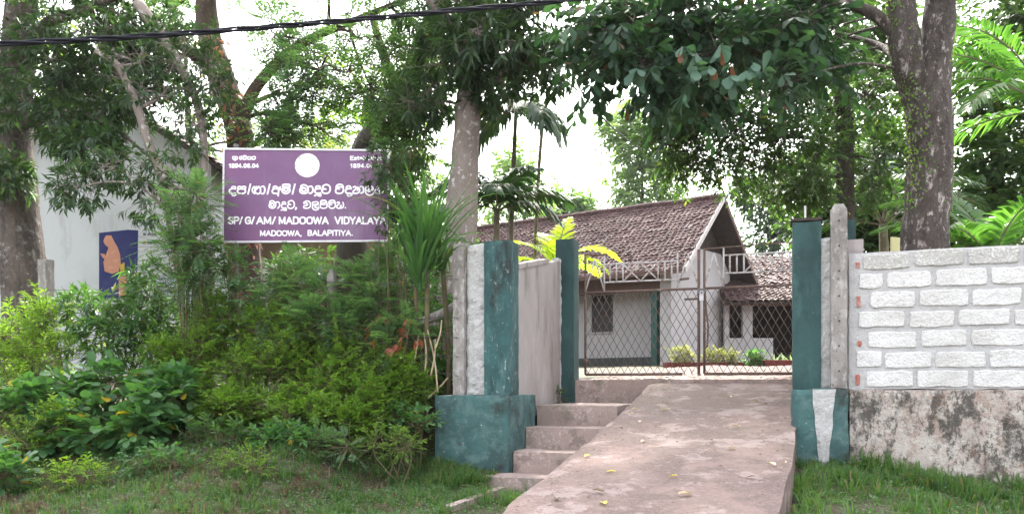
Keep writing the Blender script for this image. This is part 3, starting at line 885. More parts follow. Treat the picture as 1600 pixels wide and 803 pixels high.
# ------------------------------------------------------------------ iron gate
VG = 2.30
def bar(t, pts, r, mat='rust', name='bar', n=6):
    V, Fc = tube([U(*p) for p in pts], r, n)
    return part(name, V, Fc, mat, t, smooth=True)
def leaf_gate(ua, ub, label, left):
    t = thing('gate_leaf', label, 'gate', U((ua + ub) / 2, VG, 1.74))
    zb, zm, zt = 1.765, 2.865, 3.37
    stA = ua + .02; stB = ub - .02
    bar(t, [(stA, VG, zb), (stA, VG, zt)], .016, name='stile')
    bar(t, [(stB, VG, zb - (.02 if left else .06)), (stB, VG, zt)], .019, name='stile')
    bar(t, [(stA, VG, zm), (stB, VG, zm)], .016, name='middle_rail')
    bar(t, [(stA, VG, zb), (stA + (stB - stA) * (.86 if left else 1), VG, zb)], .020, 'rust', name='bottom_rail')
    # ornamental upper panel
    if left:
        pA0, pA1, pB0, pB1 = stA, stA + .26, stB - .27, stB
        bar(t, [(stA, VG, zt), (stA + .30, VG, zt + .005)], .010, name='top_rail')
    else:
        pA0, pA1, pB0, pB1 = stA, stA + .24, stB - .27, stB
        bar(t, [(stA, VG, zt), (stA + (stB - stA) * .5, VG, zt + .02), (stB, VG, zt + .03)], .008, name='top_rail')
    w = .0115
    bar(t, [(pA1, VG, zm), (pA1, VG, zt - (.02 if left else 0))], w, 'rustpale', n=5)
    bar(t, [(pB0, VG, zm), (pB0, VG, zt - .03)], w, 'rustpale', n=5)
    mA, mB = (pA0 + pA1) / 2, (pB0 + pB1) / 2
    for a, m, b in ((pA0, mA, pA1), (pB0, mB, pB1)):
        bar(t, [(a, VG + .004, zm + .02), (m, VG + .004, zt - .06)], w, 'rustpale', n=5)
        bar(t, [(b, VG - .004, zm + .02), (m, VG - .004, zt - .06)], w, 'rustpale', n=5)
    zl, zu = (2.995, 3.235) if left else (3.045, 3.275)
    bar(t, [(pA1, VG, zl), (pB0, VG, zl)], w, 'rustpale', n=5)
    bar(t, [(pA1, VG, zu), (pB0, VG, zu)], w, 'rustpale', n=5)
    s = (pB0 - pA1)
    for f in (.08, .17, .26, .74, .83, .92):
        bar(t, [(pA1 + s * f, VG, zl), (pA1 + s * f, VG, zu)], w, 'rustpale', n=5)
    for f0, f1 in ((.26, .50), (.50, .74)):
        bar(t, [(pA1 + s * f0, VG + .004, zl), (pA1 + s * f1, VG + .004, zu)], w * .9, 'rustpale', n=5)
        bar(t, [(pA1 + s * f0, VG - .004, zu), (pA1 + s * f1, VG - .004, zl)], w * .9, 'rustpale', n=5)
    # diamond lattice, wire by wire
    du, dz = .098, .178
    sl = dz / du
    H = zm - zb; Wd = stB - stA
    n = int((Wd + H / sl) / du) + 1
    for k in range(n):
        for sg in (1, -1):
            off = (k + .5) * du
            z0, z1 = zb, zm
            a0, a1 = (off - H / sl, off) if sg < 0 else (off, off - H / sl)
            p0, p1 = [a0, z0], [a1, z1]
            def clip(p, q):
                if p[0] < 0: f = (0 - p[0]) / (q[0] - p[0]); return [0, p[1] + (q[1] - p[1]) * f]
                if p[0] > Wd: f = (Wd - p[0]) / (q[0] - p[0]); return [Wd, p[1] + (q[1] - p[1]) * f]
                return p
            if max(a0, a1) <= 0.01 or min(a0, a1) >= Wd - .01: continue
            c0 = clip(p0, p1); c1 = clip(p1, p0)
            wob = rng.uniform(-.004, .004)
            bar(t, [(stA + c0[0], VG + .004 * sg, c0[1]), (stA + (c0[0] + c1[0]) / 2 + wob, VG + .004 * sg, (c0[1] + c1[1]) / 2), (stA + c1[0], VG + .004 * sg, c1[1])], .0044, 'rust', 'lattice_wire', 4)
    for z in ((1.95, 3.15)):
        V, Fc = tube([U((ua - .0) if left else (ub - .04), VG, z), U((ua + .04) if left else ub, VG, z)], .026, 8)
        part('hinge', V, Fc, 'rust', t, smooth=True)
    return t
gl = leaf_gate(-3.20, -1.66, 'left iron gate leaf with diamond lattice and sliding bolt', True)
gr = leaf_gate(-1.63, -.12, 'right iron gate leaf partly hidden by the teal pier', False)
mb = MB(); mb.tube([U(-1.86, VG - .03, 2.73), U(-1.60, VG - .03, 2.73)], .014, 8); mb.build('bolt', 'rust', gl, smooth=True)
mb = MB(); mb.tube([U(-1.92, VG - .02, 2.99), U(-1.80, VG - .02, 3.0)], .016, 8); mb.build('latch', 'rust', gl, smooth=True)
mb = MB(); mb.box(U, -1.69, -1.60, VG - .045, VG - .025, 2.80, 2.86).build('hasp_plate', 'steel', gl)
mb = MB(); mb.box(U, -1.665, -1.615, VG - .075, VG - .047, 2.70, 2.77); mb.tube(catmull([U(-1.66, VG - .06, 2.77), U(-1.655, VG - .06, 2.82), U(-1.625, VG - .06, 2.82), U(-1.62, VG - .06, 2.77)]), .005, 6)
mb.solo('padlock', 'signframe', label='small padlock hanging where the two gate leaves meet', cat='padlock')
pts = catmull([U(-1.60, VG - .03, 2.84), U(-1.585, VG - .035, 2.6), U(-1.56, VG - .03, 2.35), U(-1.575, VG - .035, 2.1)], 8)
V, Fc = tube(pts, [.010 + .004 * (i % 2) for i in range(len(pts))], 6)
solo('chain', V, Fc, 'rust', 'rusty chain hanging down the middle stile of the gate', 'chain', smooth=True)

# ------------------------------------------------------------------ main house
HA = np.array([5.18, 24.0]); HG = np.array([.66, .75]); HR = np.array([-.84, .54])
def H(a, b, z):
    q = HA + HG * a + HR * b
    return (q[0], q[1], z)
ZB, ZE, ZR = 2.30, 5.17, 7.74
LB = 12.5
house = thing('tiled_house', 'white house with a steep brown tiled roof behind the iron gate', 'house', H(2.5, 5, ZB))
def hb(a0, a1, b0, b1, z0, z1, mat, name, **k):
    return MB().box(H, a0, a1, b0, b1, z0, z1).build(name, mat, house, **k)
def roofz(a): return ZE + (ZR - ZE) * (1 - abs(a - 2.5) / 2.5)
# gable wall (pentagon, thick)
def gable(b0, b1, mat):
    zc = ZE + .95; ac = 2.5 * (zc + .12 - ZE) / (ZR - ZE)
    for nm, prof, mt in (('gable_wall', [(.6, ZB - .3), (4.6, ZB - .3), (4.6, roofz(4.6) - .12), (5 - ac, zc), (ac, zc), (.6, roofz(.6) - .12)], mat),
                         ('gable_shade_panel', [(ac, zc + .002), (5 - ac, zc + .002), (2.5, ZR - .14)], 'darkwood')):  # added dark panel imitates the shaded underside of a deeper overhang
        n = len(prof)
        V = [H(a, b0, z) for a, z in prof] + [H(a, b1, z) for a, z in prof]
        Fc = [tuple(range(n)), tuple(range(2 * n - 1, n - 1, -1))] + [(i, n + i, n + (i + 1) % n, (i + 1) % n) for i in range(n)]
        part(nm, np.array(V), Fc, mt, house)
gable(.75, .95, 'whitewall'); gable(LB - .8, LB - .6, 'whitewall')
hb(.60, .80, .952, 1.12, ZB - .3, roofz(.6) - .12, 'whitewall', 'corner_wall')
hb(.801, 1.62, 1.02, 1.12, ZB, roofz(.6) - .2, 'whitewall', 'return_wall')
hb(.66, .86, 1.26, 1.46, ZB - .1, ZE - .521, 'doorgreen', 'veranda_post')
# front wall pieces around the window and the door, set back under the eave
zf = ZB + .25; zt_ = ZE + .55
segs = [(1.122, 1.58, zf, zt_), (1.93, 3.30, zf, zt_), (4.10, 7.2, zf, zt_), (8.0, LB - .81, zf, zt_), (1.58, 1.93, 4.80, zt_), (3.30, 4.10, zf, 3.45), (3.30, 4.10, 4.70, zt_), (7.2, 8.0, zf, 3.45), (7.2, 8.0, 4.70, zt_)]
for b0, b1, z0, z1 in segs: hb(1.5, 1.65, b0, b1, z0, z1, 'whitewall', 'front_wall')
hb(1.55, 1.60, 1.582, 1.928, zf, 4.80, 'doorgreen', 'door')
for b0, b1 in ((3.30, 4.10), (7.2, 8.0)):
    fr = hb(1.49, 1.56, b0, b0 + .05, 3.45, 4.70, 'basedark', 'window')
    for q in ((b1 - .05, b1, 3.45, 4.70), (b0 + .05, b1 - .05, 3.45, 3.50), (b0 + .05, b1 - .05, 4.65, 4.70), ((b0 + b1) / 2 - .02, (b0 + b1) / 2 + .02, 3.5, 4.65)):
        MB().box(H, 1.492, 1.558, *q).build('frame', 'basedark', fr)
    MB().box(H, 1.53, 1.54, b0 + .05, b1 - .05, 3.5, 4.65).build('pane', 'glass', fr)
    MB().box(H, 1.44, 1.52, b0 - .04, b1 + .04, 3.40, 3.449).build('sill', 'whitewall', fr)
hb(.85, 1.66, 1.4, LB - .8, ZB - .2, ZB + .249, 'basedark', 'veranda_floor')
hb(.64, .84, 1.125, LB - .8, ZE - .52, ZE + .50, 'fascia', 'veranda_beam')
hb(.86, 1.49, 1.42, LB - .8, ZE + .40, ZE + .46, 'darkwood', 'veranda_ceiling')
hb(4.4, 4.598, .96, LB - .81, ZB - .3, roofz(4.6) - .12, 'whitewall', 'rear_wall')
for bb in (5.2, 9.0):
    mb = MB(); mb.tube([H(.73, bb, ZB), H(.73, bb, ZE + .05)], .09, 10); mb.build('column', 'plaster', house, smooth=False)
# roof deck, barge boards, ridge and tiles
for s0, s1, nm in ((0, 2.5, 'roof_deck'), (5, 2.5, 'roof_deck')):
    V = [H(s0, 0, ZE - .06), H(s1, 0, ZR - .06), H(s1, LB, ZR - .06), H(s0, LB, ZE - .06)]
    V += [(x, y, z - .05) for x, y, z in V]
    part(nm, np.array(V), [(0, 1, 2, 3), (7, 6, 5, 4), (0, 4, 5, 1), (1, 5, 6, 2), (2, 6, 7, 3), (3, 7, 4, 0)], 'darkwood', house)
for s0 in (-.03, 5.03):
    zb_ = ZE - .03
    V = [H(s0, -.06, zb_ - .14), H(2.5, -.06, ZR - .16), H(2.5, -.06, ZR + .04), H(s0, -.06, zb_ + .05), H(s0, -.015, zb_ - .14), H(2.5, -.015, ZR - .16), H(2.5, -.015, ZR + .04), H(s0, -.015, zb_ + .05)]
    part('barge_board', np.array(V), [(0, 1, 2, 3), (7, 6, 5, 4), (0, 4, 5, 1), (1, 5, 6, 2), (2, 6, 7, 3), (3, 7, 4, 0)], 'rustpale' if s0 < 0 else 'fascia', house)
mb = MB(); mb.box(H, -.09, -.045, 0, LB, ZE - .16, ZE - .02); mb.build('eave_board', 'fascia', house)
V, Fc = tube([H(2.5, b, ZR + .03 + .012 * math.sin(b * 3)) for b in np.arange(-.06, LB + .05, .2)], [.085 + .012 * (i % 2) for i in range(len(np.arange(-.06, LB + .05, .2)))], 8)
part('ridge_tiles', V, Fc, 'roof', house)

def tile_roof(fr, s0, z0, s1, z1, b0, b1, rows, cols, seed, parent, name='roof_tiles', mat='roof'):
    """interlocking clay tiles, each its own curved piece with a thick lower lip"""
    rg = np.random.default_rng(seed)
    V = []; Fc = []
    ds = (s1 - s0) / rows; dz = (z1 - z0) / rows; wb = (b1 - b0) / cols
    for r in range(rows):
        for c in range(cols):
            jz = rg.normal(0, .006); jb = rg.normal(0, .006); tl = rg.normal(0, .010)
            bb = b0 + c * wb + jb + (.5 * wb if r % 2 else 0) * .0
            base = len(V)
            prof = [(0, .0), (.2, .035), (.5, .012), (.75, -.004), (1.02, .004)]
            for (ts, lift) in ((-.02, .040), (1.12, .0)):
                for (pb, ph) in prof:
                    s = s0 + ds * (r + ts); z = z0 + dz * (r + ts) + lift + ph + jz + tl * (1 if ts < 0 else 0)
                    V.append(fr(s, bb + pb * wb, z))
            for (pb, ph) in prof:               # lower lip
                s = s0 + ds * (r - .02); z = z0 + dz * (r - .02) + .010 + ph + jz + tl
                V.append(fr(s, bb + pb * wb, z))
            for k in range(4):
                Fc.append((base + k, base + k + 1, base + 5 + k + 1, base + 5 + k))
                Fc.append((base + 10 + k, base + 10 + k + 1, base + k + 1, base + k))
    return part(name, np.array(V), Fc, mat, parent, kind='stuff')
tile_roof(H, -.10, ZE - .10 * 1.03, 2.5, ZR, -.04, LB, 26, 74, 1, house)
tile_roof(H, 5.10, ZE - .10 * 1.03, 2.5, ZR, -.04, LB, 26, 74, 2, house)

# ------------------------------------------------------------------ second building on the right
ann = thing('veranda_building', 'low white building with dark openings and tiled roof at the right of the yard', 'house', (10, 29, 2.3))
def ab(x0, x1, y0, y1, z0, z1, mat, name):
    return MB().box(W, x0, x1, y0, y1, z0, z1).build(name, mat, ann)
X = lambda px, Y=27.0: (px - 800) / F * Y
Zp = lambda py, Y=27.0: EYE + (HOR - py) / F * Y
zs, zh = Zp(528), Zp(477)
ab(X(1132), X(1139), 27, 27.2, 2.1, zh, 'whitewall', 'pier')
ab(X(1161), X(1176), 27, 27.2, zs, zh, 'whitewall', 'pier')
ab(X(1139), X(1208), 27, 27.2, 2.1, zs, 'whitewall', 'half_wall')
ab(X(1262), X(1275), 27, 27.2, 2.1, zh, 'whitewall', 'pier')
ab(X(1330), X(1345), 27, 27.2, 2.1, zh, 'whitewall', 'pier')
ab(X(1275), X(1330), 27, 27.2, 2.1, zs, 'whitewall', 'half_wall')
ab(X(1132), X(1345), 27, 27.2, zh, zh + .25, 'fascia', 'beam')
ab(X(1132), X(1345), 30.2, 30.4, 2.1, zh + 1.8, 'shadedark', 'rear_wall')  # inner walls coloured dark for the shade inside
ab(X(1132), X(1133), 27.2, 30.2, 2.1, zh + .2, 'shadedark', 'side_wall')
ab(X(1344), X(1345), 27.2, 30.2, 2.1, zh + 1.0, 'shadedark', 'side_wall')
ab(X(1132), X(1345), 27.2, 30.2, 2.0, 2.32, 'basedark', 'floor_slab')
def AR(s, b, z): return (b, s, z)
zt2 = 6.55
for q in ((26.4, zh + .10, 30.3, zt2), (34.2, zh + .10, 30.3, zt2)):
    V = [AR(q[0], X(1128), q[1] - .05), AR(q[2], X(1128), q[3] - .05), AR(q[2], 12.6, q[3] - .05), AR(q[0], 12.6, q[1] - .05)]
    V += [(x, y, z - .05) for x, y, z in V]
    part('roof_deck', np.array(V), [(0, 1, 2, 3), (7, 6, 5, 4), (0, 4, 5, 1), (1, 5, 6, 2), (2, 6, 7, 3), (3, 7, 4, 0)], 'darkwood', ann)
tile_roof(AR, 26.35, zh + .08, 30.3, zt2, X(1128), 12.6, 24, 27, 3, ann)

# planters by the house
def planter(pa, pb, Y, z0, h, label, mat='redplanter', th=.35):
    x0, x1 = X(pa, Y), X(pb, Y)
    p = thing('brick_planter', label, 'planter', ((x0 + x1) / 2, Y, z0))
    for q in ((x0, x1, Y, Y + .08), (x0, x1, Y + th, Y + th + .08), (x0, x0 + .08, Y + .08, Y + th), (x1 - .08, x1, Y + .08, Y + th)):
        MB().box(W, *q, z0 - .2, z0 + h).build('side', mat, p, bevel=.01)
    MB().box(W, x0 + .08, x1 - .08, Y + .08, Y + th, z0 - .2, z0 + h - .06).build('soil', 'soil', p)
planter(1040, 1192, 21.5, 2.0, .26, 'long low dark red planter kerb in front of the white gable')
planter(1195, 1262, 20.6, 1.95, .34, 'shorter taller dark red planter partly behind the right gate leaf')

# ------------------------------------------------------------------ left building
lb = thing('hall_building', 'pale blue-white hall with a mural on its gable wall behind the left trees', 'building', (-8, 18, 1.8))
YL = 15.0
def lbx(x0, x1, y0, y1, z0, z1, mat, name, parent=None):
    return MB().box(W, x0, x1, y0, y1, z0, z1).build(name, mat, parent or lb)
xl, xr = X(-40, YL), X(330, YL)
xa = (xl + xr) / 2; ze, zr = Zp(258, YL), Zp(146, YL)
prof = [(xl, 1.2), (xr, 1.2), (xr, ze), (xa, zr), (xl, ze)]
V = [(x, YL, z) for x, z in prof] + [(x, YL + .2, z) for x, z in prof]
part('gable_wall', np.array(V), [tuple(range(5)), tuple(range(9, 4, -1))] + [(i, 5 + i, 5 + (i + 1) % 5, (i + 1) % 5) for i in range(5)], 'bluewall', lb)
lbx(xl, xl + .2, YL + .2, YL + 10, 1.2, ze, 'bluewall', 'side_wall')
lbx(xr - .2, xr, YL + .2, YL + 10, 1.2, ze, 'bluewall', 'side_wall')
lbx(xl, xr, YL + 10, YL + 10.2, 1.2, ze, 'bluewall', 'rear_wall')
def LR(s, b, z): return (s, b, z)
for sgn, xe in ((-1, xl - .45), (1, xr + .45)):
    zl_ = ze - .45 * (zr - ze) / (xa - xl)
    V = [(xe, YL - .55, zl_), (xa, YL - .55, zr), (xa, YL + 10.4, zr), (xe, YL + 10.4, zl_)]
    V += [(x, y, z + .06) for x, y, z in V]
    part('roof_deck', np.array(V), [(3, 2, 1, 0), (4, 5, 6, 7), (0, 1, 5, 4), (1, 2, 6, 5), (2, 3, 7, 6), (3, 0, 4, 7)], 'darkwood', lb)
    tile_roof(LR, xe, zl_ + .08, xa, zr + .08, YL - .58, YL + 10.4, 16, 44, 7, lb)
# mural: flat painted panel on the gable, figure in plain patches
def flat(poly, mat, name, off, parent, thick=.004):
    n = len(poly)
    V = [tuple(np.array(P(px, py, YL)) + np.array([0, -off, 0])) for px, py in poly] + [tuple(np.array(P(px, py, YL)) + np.array([0, -off + thick, 0])) for px, py in poly]
    return part(name, np.array(V), [tuple(range(n)), tuple(range(2 * n - 1, n - 1, -1))] + [(i, n + i, n + (i + 1) % n, (i + 1) % n) for i in range(n)], mat, parent)
mu = flat([(155, 466), (214, 466), (216, 360), (200, 359), (155, 364)], 'muralblue', 'mural', .006, lb)
flat([(163, 373), (166, 368), (174, 368), (178, 376), (184, 386), (188, 398), (189, 412), (186, 424), (176, 428), (164, 424), (162, 410), (166, 398), (170, 387), (165, 383), (162, 378)], 'muralpink', 'figure', .011, mu)
flat([(157, 396), (164, 397), (166, 405), (161, 403)], 'muralpink', 'figure', .0115, mu)
flat([(188, 414), (195, 410), (195, 426), (189, 430)], 'muralyellow', 'figure', .012, mu)
flat([(186, 430), (200, 432), (198, 464), (186, 464)], 'muralpink', 'figure', .0125, mu)
gp = flat([(246, 426), (286, 426), (286, 488), (246, 488)], 'muralgrey', 'notice_panel', .006, lb)
rg = random.Random(3)
for i in range(8):
    y = 434 + i * 6.8
    x = 252
    while x < 282:
        w = rg.uniform(2, 5)
        flat([(x, y), (x + w, y), (x + w, y + 2.2), (x, y + 2.2)], 'ink', 'lettering', .0115, gp); x += w + 1.3
for i, y in enumerate((364, 377)):
    flat([(224, y), (228, y), (228, y + 4), (224, y + 4)], 'ink' if i == 0 else 'inkorange', 'lettering', .011, lb)
    x = 231
    while x < 244:
        w = rg.uniform(1.5, 3); flat([(x, y + .5), (x + w, y), (x + w, y + 3.6), (x, y + 4)], 'ink', 'lettering', .011, lb); x += w + 1

# building wing behind the sign: ochre wall, dark doorway, white post
wg = thing('classroom_wing', 'ochre classroom wing with a dark doorway glimpsed beneath the purple sign', 'building', (P(420, 600, 18)[0], 18, 1.8))
def wgx(pa, pb, ya, yb, mat, name, Y=18.0, d=.2):
    return MB().box(W, X(pa, Y), X(pb, Y), Y, Y + d, Zp(yb, Y), Zp(ya, Y)).build(name, mat, wg)
wgx(333, 384, 470, 620, 'ochre', 'wall'); wgx(333, 372, 402, 470, 'ochre', 'wall'); wgx(428, 640, 350, 620, 'ochre', 'wall'); wgx(333, 428, 340, 402, 'ochre', 'wall')
wgx(371, 384, 440, 470, 'redplanter', 'shutter', 18.05, .05)
wgx(384, 400, 402, 600, 'basedark', 'door', 18.1, .05)
wgx(401, 415, 456, 600, 'whitewall', 'post', 17.6, .2)
wgx(330, 645, 320, 640, 'shadedark', 'rear_wall', 20.5, .2)  # coloured dark for the shade behind the doorway
mb = MB(); mb.hexa([(X(325, 18), 17.2, Zp(345, 18)), (X(645, 18), 17.2, Zp(345, 18)), (X(645, 18), 21, Zp(290, 18)), (X(325, 18), 21, Zp(290, 18)),
                   (X(325, 18), 17.2, Zp(341, 18)), (X(645, 18), 17.2, Zp(341, 18)), (X(645, 18), 21, Zp(286, 18)), (X(325, 18), 21, Zp(286, 18))])
mb.build('roof', 'roof', wg)

# ------------------------------------------------------------------ school sign
YS = 9.75
sg = thing('school_sign', 'purple school name board with white lettering and white frame on pipe posts', 'sign', P(477, 590, YS))
def SP(px, py, d=0.0): return tuple(P(px, py, YS) + np.array([0, -d, 0]))
def spoly(poly, mat, name, d0, d1, parent, **k):
    n = len(poly)
    V = [SP(x, y, d1) for x, y in poly] + [SP(x, y, d0) for x, y in poly]
    return part(name, np.array(V), [tuple(range(n)), tuple(range(2 * n - 1, n - 1, -1))] + [(i, n + i, n + (i + 1) % n, (i + 1) % n) for i in range(n)], mat, parent, **k)
board = spoly([(349.5, 378), (605.5, 376), (606.5, 237), (351, 234.5)], 'signmetal', 'board', 0, .012, sg)
fw = 2.6
C4 = [(347, 380), (607.5, 378), (608.5, 234.5), (349.5, 231.8)]
C4i = [(350, 377), (605, 375.2), (605.8, 237.2), (352, 235)]
for i in range(4):
    j = (i + 1) % 4
    spoly([C4[i], C4[j], C4i[j], C4i[i]], 'signframe', 'frame_bar', -.01, .022, sg)
for px in (367, 588):
    V, Fc = tube([SP(px, 640, -.05), SP(px, 227, -.05)], .028, 10)
    part('post', V, Fc, 'steel', sg, smooth=True)
    V, Fc = tube([SP(px, 228, -.05), SP(px, 224, -.05)], .034, 10)
    part('post_cap', V, Fc, 'steel', sg)
em = [(480.5 + 19.3 * math.cos(a), 259 + 18.6 * math.sin(a)) for a in np.linspace(0, 2 * math.pi, 41)[:-1]][::-1]
spoly(em, 'emblem', 'emblem', .011, .015, board)

def strokes(lines, wpx, name, parent, d=.012):
    """painted lettering: each stroke a thin raised ribbon on the board"""
    mb = MB()
    for ln in lines:
        q = catmull([np.array([x, y, 0.0]) for x, y in ln], 5) if len(ln) > 2 else [np.array([x, y, 0.0]) for x, y in ln]
        q = [np.array(SP(p[0], p[1], d)) for p in q]
        r = wpx / 2 / F * YS
        V, Fc = tube(q, r, 8)
        cy = YS - d
        V = [(v[0], cy + (v[1] - cy) * .25, v[2]) for v in V]
        mb.add(V, Fc)
        for p in (q[0], q[-1]):                    # round ends
            b = len(mb.V); n = 8
            ring = [(p[0] + r * math.cos(2 * math.pi * k / n), cy - r * .1, p[2] + r * math.sin(2 * math.pi * k / n)) for k in range(n)]
            mb.add(ring + [(p[0], cy - r * .26, p[2])], [(k, (k + 1) % n, n) for k in range(n)])
    o = mb.build(name, 'signwhite', parent)
    o['kind'] = 'stuff'
    return o
Z1 = lambda L: [[(352 + x / 12.308, 280 + y / 12.308) for x, y in s] for s in L]
Z2 = lambda L: [[(460 + x / 10.667, 280 + y / 10.667) for x, y in s] for s in L]
Z3 = lambda L: [[(350 + x / 20., 235 + y / 20.) for x, y in s] for s in L]
line1 = Z1([
    [(205, 182), (195, 152), (160, 148), (128, 165), (130, 188)], [(205, 192), (140, 190), (88, 215), (95, 258), (135, 278), (195, 275)], [(128, 285), (145, 318), (185, 322), (215, 298)],
    [(300, 192), (262, 198), (250, 165), (280, 148), (318, 165), (318, 192)], [(318, 165), (345, 150), (385, 150), (398, 170), (375, 195), (330, 195)], [(262, 200), (240, 235), (258, 270), (315, 285), (375, 272), (396, 235), (378, 202)],
    [(445, 290), (490, 105)],
    [(560, 150), (530, 190), (530, 240), (565, 280), (592, 268), (572, 232), (600, 200)], [(605, 152), (575, 172), (588, 202), (622, 185), (650, 150), (680, 190), (682, 250), (655, 285), (618, 285)],
    [(705, 152), (745, 148), (767, 190), (762, 245), (738, 285), (705, 285)], [(818, 290), (862, 105)],
    [(930, 190), (935, 155), (975, 145), (1005, 165), (1000, 190), (940, 192), (908, 235), (930, 275), (1000, 285)], [(1065, 160), (1030, 188), (1030, 250), (1022, 325)], [(1068, 198), (1035, 215)],
    [(1120, 172), (1095, 205), (1110, 260), (1170, 285), (1235, 255), (1247, 205), (1225, 165)], [(1118, 165), (1116, 115), (1236, 112), (1242, 165)], [(1120, 152), (1232, 152)], [(1200, 178), (1150, 182), (1132, 202), (1147, 235), (1190, 235), (1215, 205)],
    [(1297, 290), (1345, 105)]]) + Z2([
    [(118, 145), (95, 185), (110, 230), (165, 245), (220, 225), (234, 175), (215, 125), (165, 100), (118, 115), (120, 142), (165, 148)], [(165, 150), (132, 168), (128, 195), (160, 212), (195, 195), (190, 162), (165, 150)],
    [(250, 130), (290, 128), (313, 165), (306, 215), (280, 240), (252, 238)],
    [(440, 150), (425, 125), (385, 122), (360, 140), (365, 165)], [(445, 165), (385, 165), (345, 190), (350, 225), (385, 240), (440, 235)], [(342, 280), (385, 260), (438, 252), (440, 285), (400, 280)],
    [(490, 165), (475, 130), (500, 108), (545, 98), (590, 125), (600, 180), (580, 225), (530, 245), (480, 230), (465, 195), (490, 170), (528, 172)],
    [(700, 165), (705, 120), (740, 95), (795, 100), (815, 125)], [(708, 132), (812, 136)], [(815, 128), (820, 190), (795, 235), (745, 245), (700, 230), (690, 190), (715, 165), (752, 168)],
    [(945, 150), (930, 125), (890, 122), (870, 140), (872, 160)], [(950, 165), (895, 165), (855, 190), (862, 225), (900, 242), (945, 240)], [(885, 245), (895, 280), (935, 282), (965, 258)],
    [(985, 140), (1010, 128), (1032, 145), (1020, 175), (990, 200), (985, 235), (1040, 242), (1085, 215), (1085, 165), (1060, 140)], [(1030, 148), (1062, 168), (1050, 192)], [(1105, 130), (1140, 130), (1156, 170), (1150, 220), (1112, 240)],
    [(1215, 200), (1190, 185), (1195, 145), (1240, 125), (1295, 130), (1315, 165), (1298, 188)], [(1190, 190), (1195, 240), (1250, 272), (1310, 255), (1325, 225)], [(1240, 215), (1270, 200), (1290, 180), (1250, 165), (1235, 195)],
    [(1365, 130), (1390, 125), (1405, 145), (1385, 170), (1350, 195), (1360, 235), (1410, 245), (1465, 235), (1482, 190), (1472, 135)], [(1415, 200), (1440, 185), (1420, 242)]])
line2 = Z1([
    [(868, 468), (850, 500), (860, 545), (910, 565), (960, 545), (977, 500), (960, 450), (910, 420), (866, 435), (870, 462), (910, 465)], [(910, 467), (882, 482), (882, 515), (910, 530), (940, 510), (935, 478), (910, 467)],
    [(985, 450), (1025, 445), (1050, 480), (1045, 530), (1015, 565)],
    [(1165, 470), (1150, 445), (1115, 445), (1100, 465)], [(1170, 485), (1115, 485), (1085, 510), (1095, 550), (1130, 560), (1170, 555)], [(1080, 602), (1120, 587), (1175, 577), (1176, 603), (1130, 602)],
    [(1230, 480), (1215, 450), (1250, 425), (1290, 420), (1325, 450), (1332, 510), (1305, 555), (1255, 570), (1215, 550), (1205, 515), (1230, 490), (1265, 495)], [(1362, 550), (1374, 562), (1354, 588)]]) + Z2([
    [(160, 395), (200, 370), (245, 375), (272, 415), (265, 465), (230, 490)], [(165, 410), (200, 400), (225, 425), (200, 445), (165, 450), (165, 485), (215, 490)],
    [(310, 425), (305, 395), (345, 385), (385, 385), (400, 410), (375, 425), (330, 430), (305, 460), (315, 500), (360, 520), (405, 500), (407, 470)], [(400, 432), (355, 445), (350, 475), (385, 482)],
    [(450, 420), (440, 385), (465, 360), (520, 362), (540, 385)], [(455, 397), (538, 397)], [(440, 420), (435, 460), (455, 485), (500, 490), (540, 475), (550, 430), (540, 388)], [(460, 427), (520, 427)],
    [(585, 425), (580, 385), (610, 360), (665, 362), (680, 390)], [(590, 394), (675, 397)], [(680, 390), (686, 450), (660, 485), (610, 490), (580, 460), (590, 430), (625, 427)],
    [(715, 400), (735, 385), (755, 400), (740, 425), (712, 450), (720, 485), (760, 490), (805, 480), (822, 440), (812, 392)], [(765, 455), (785, 440), (768, 488)], [(850, 478), (856, 482)]])
small = Z3([[(300, 205), (280, 235), (300, 290), (350, 300)], [(345, 205), (360, 250), (360, 330)], [(390, 210), (427, 225), (427, 280), (395, 295)],
    [(500, 222), (560, 200)], [(530, 212), (495, 250), (520, 295), (560, 285), (567, 240), (530, 215)], [(615, 212), (615, 185), (695, 185), (695, 220)], [(610, 230), (605, 280), (650, 300), (700, 280), (705, 230), (660, 218), (612, 230)],
    [(745, 220), (740, 280), (780, 295), (840, 285), (835, 225), (790, 215), (747, 242)], [(880, 220), (870, 280), (920, 295), (980, 280), (985, 220), (940, 205), (885, 232)]])
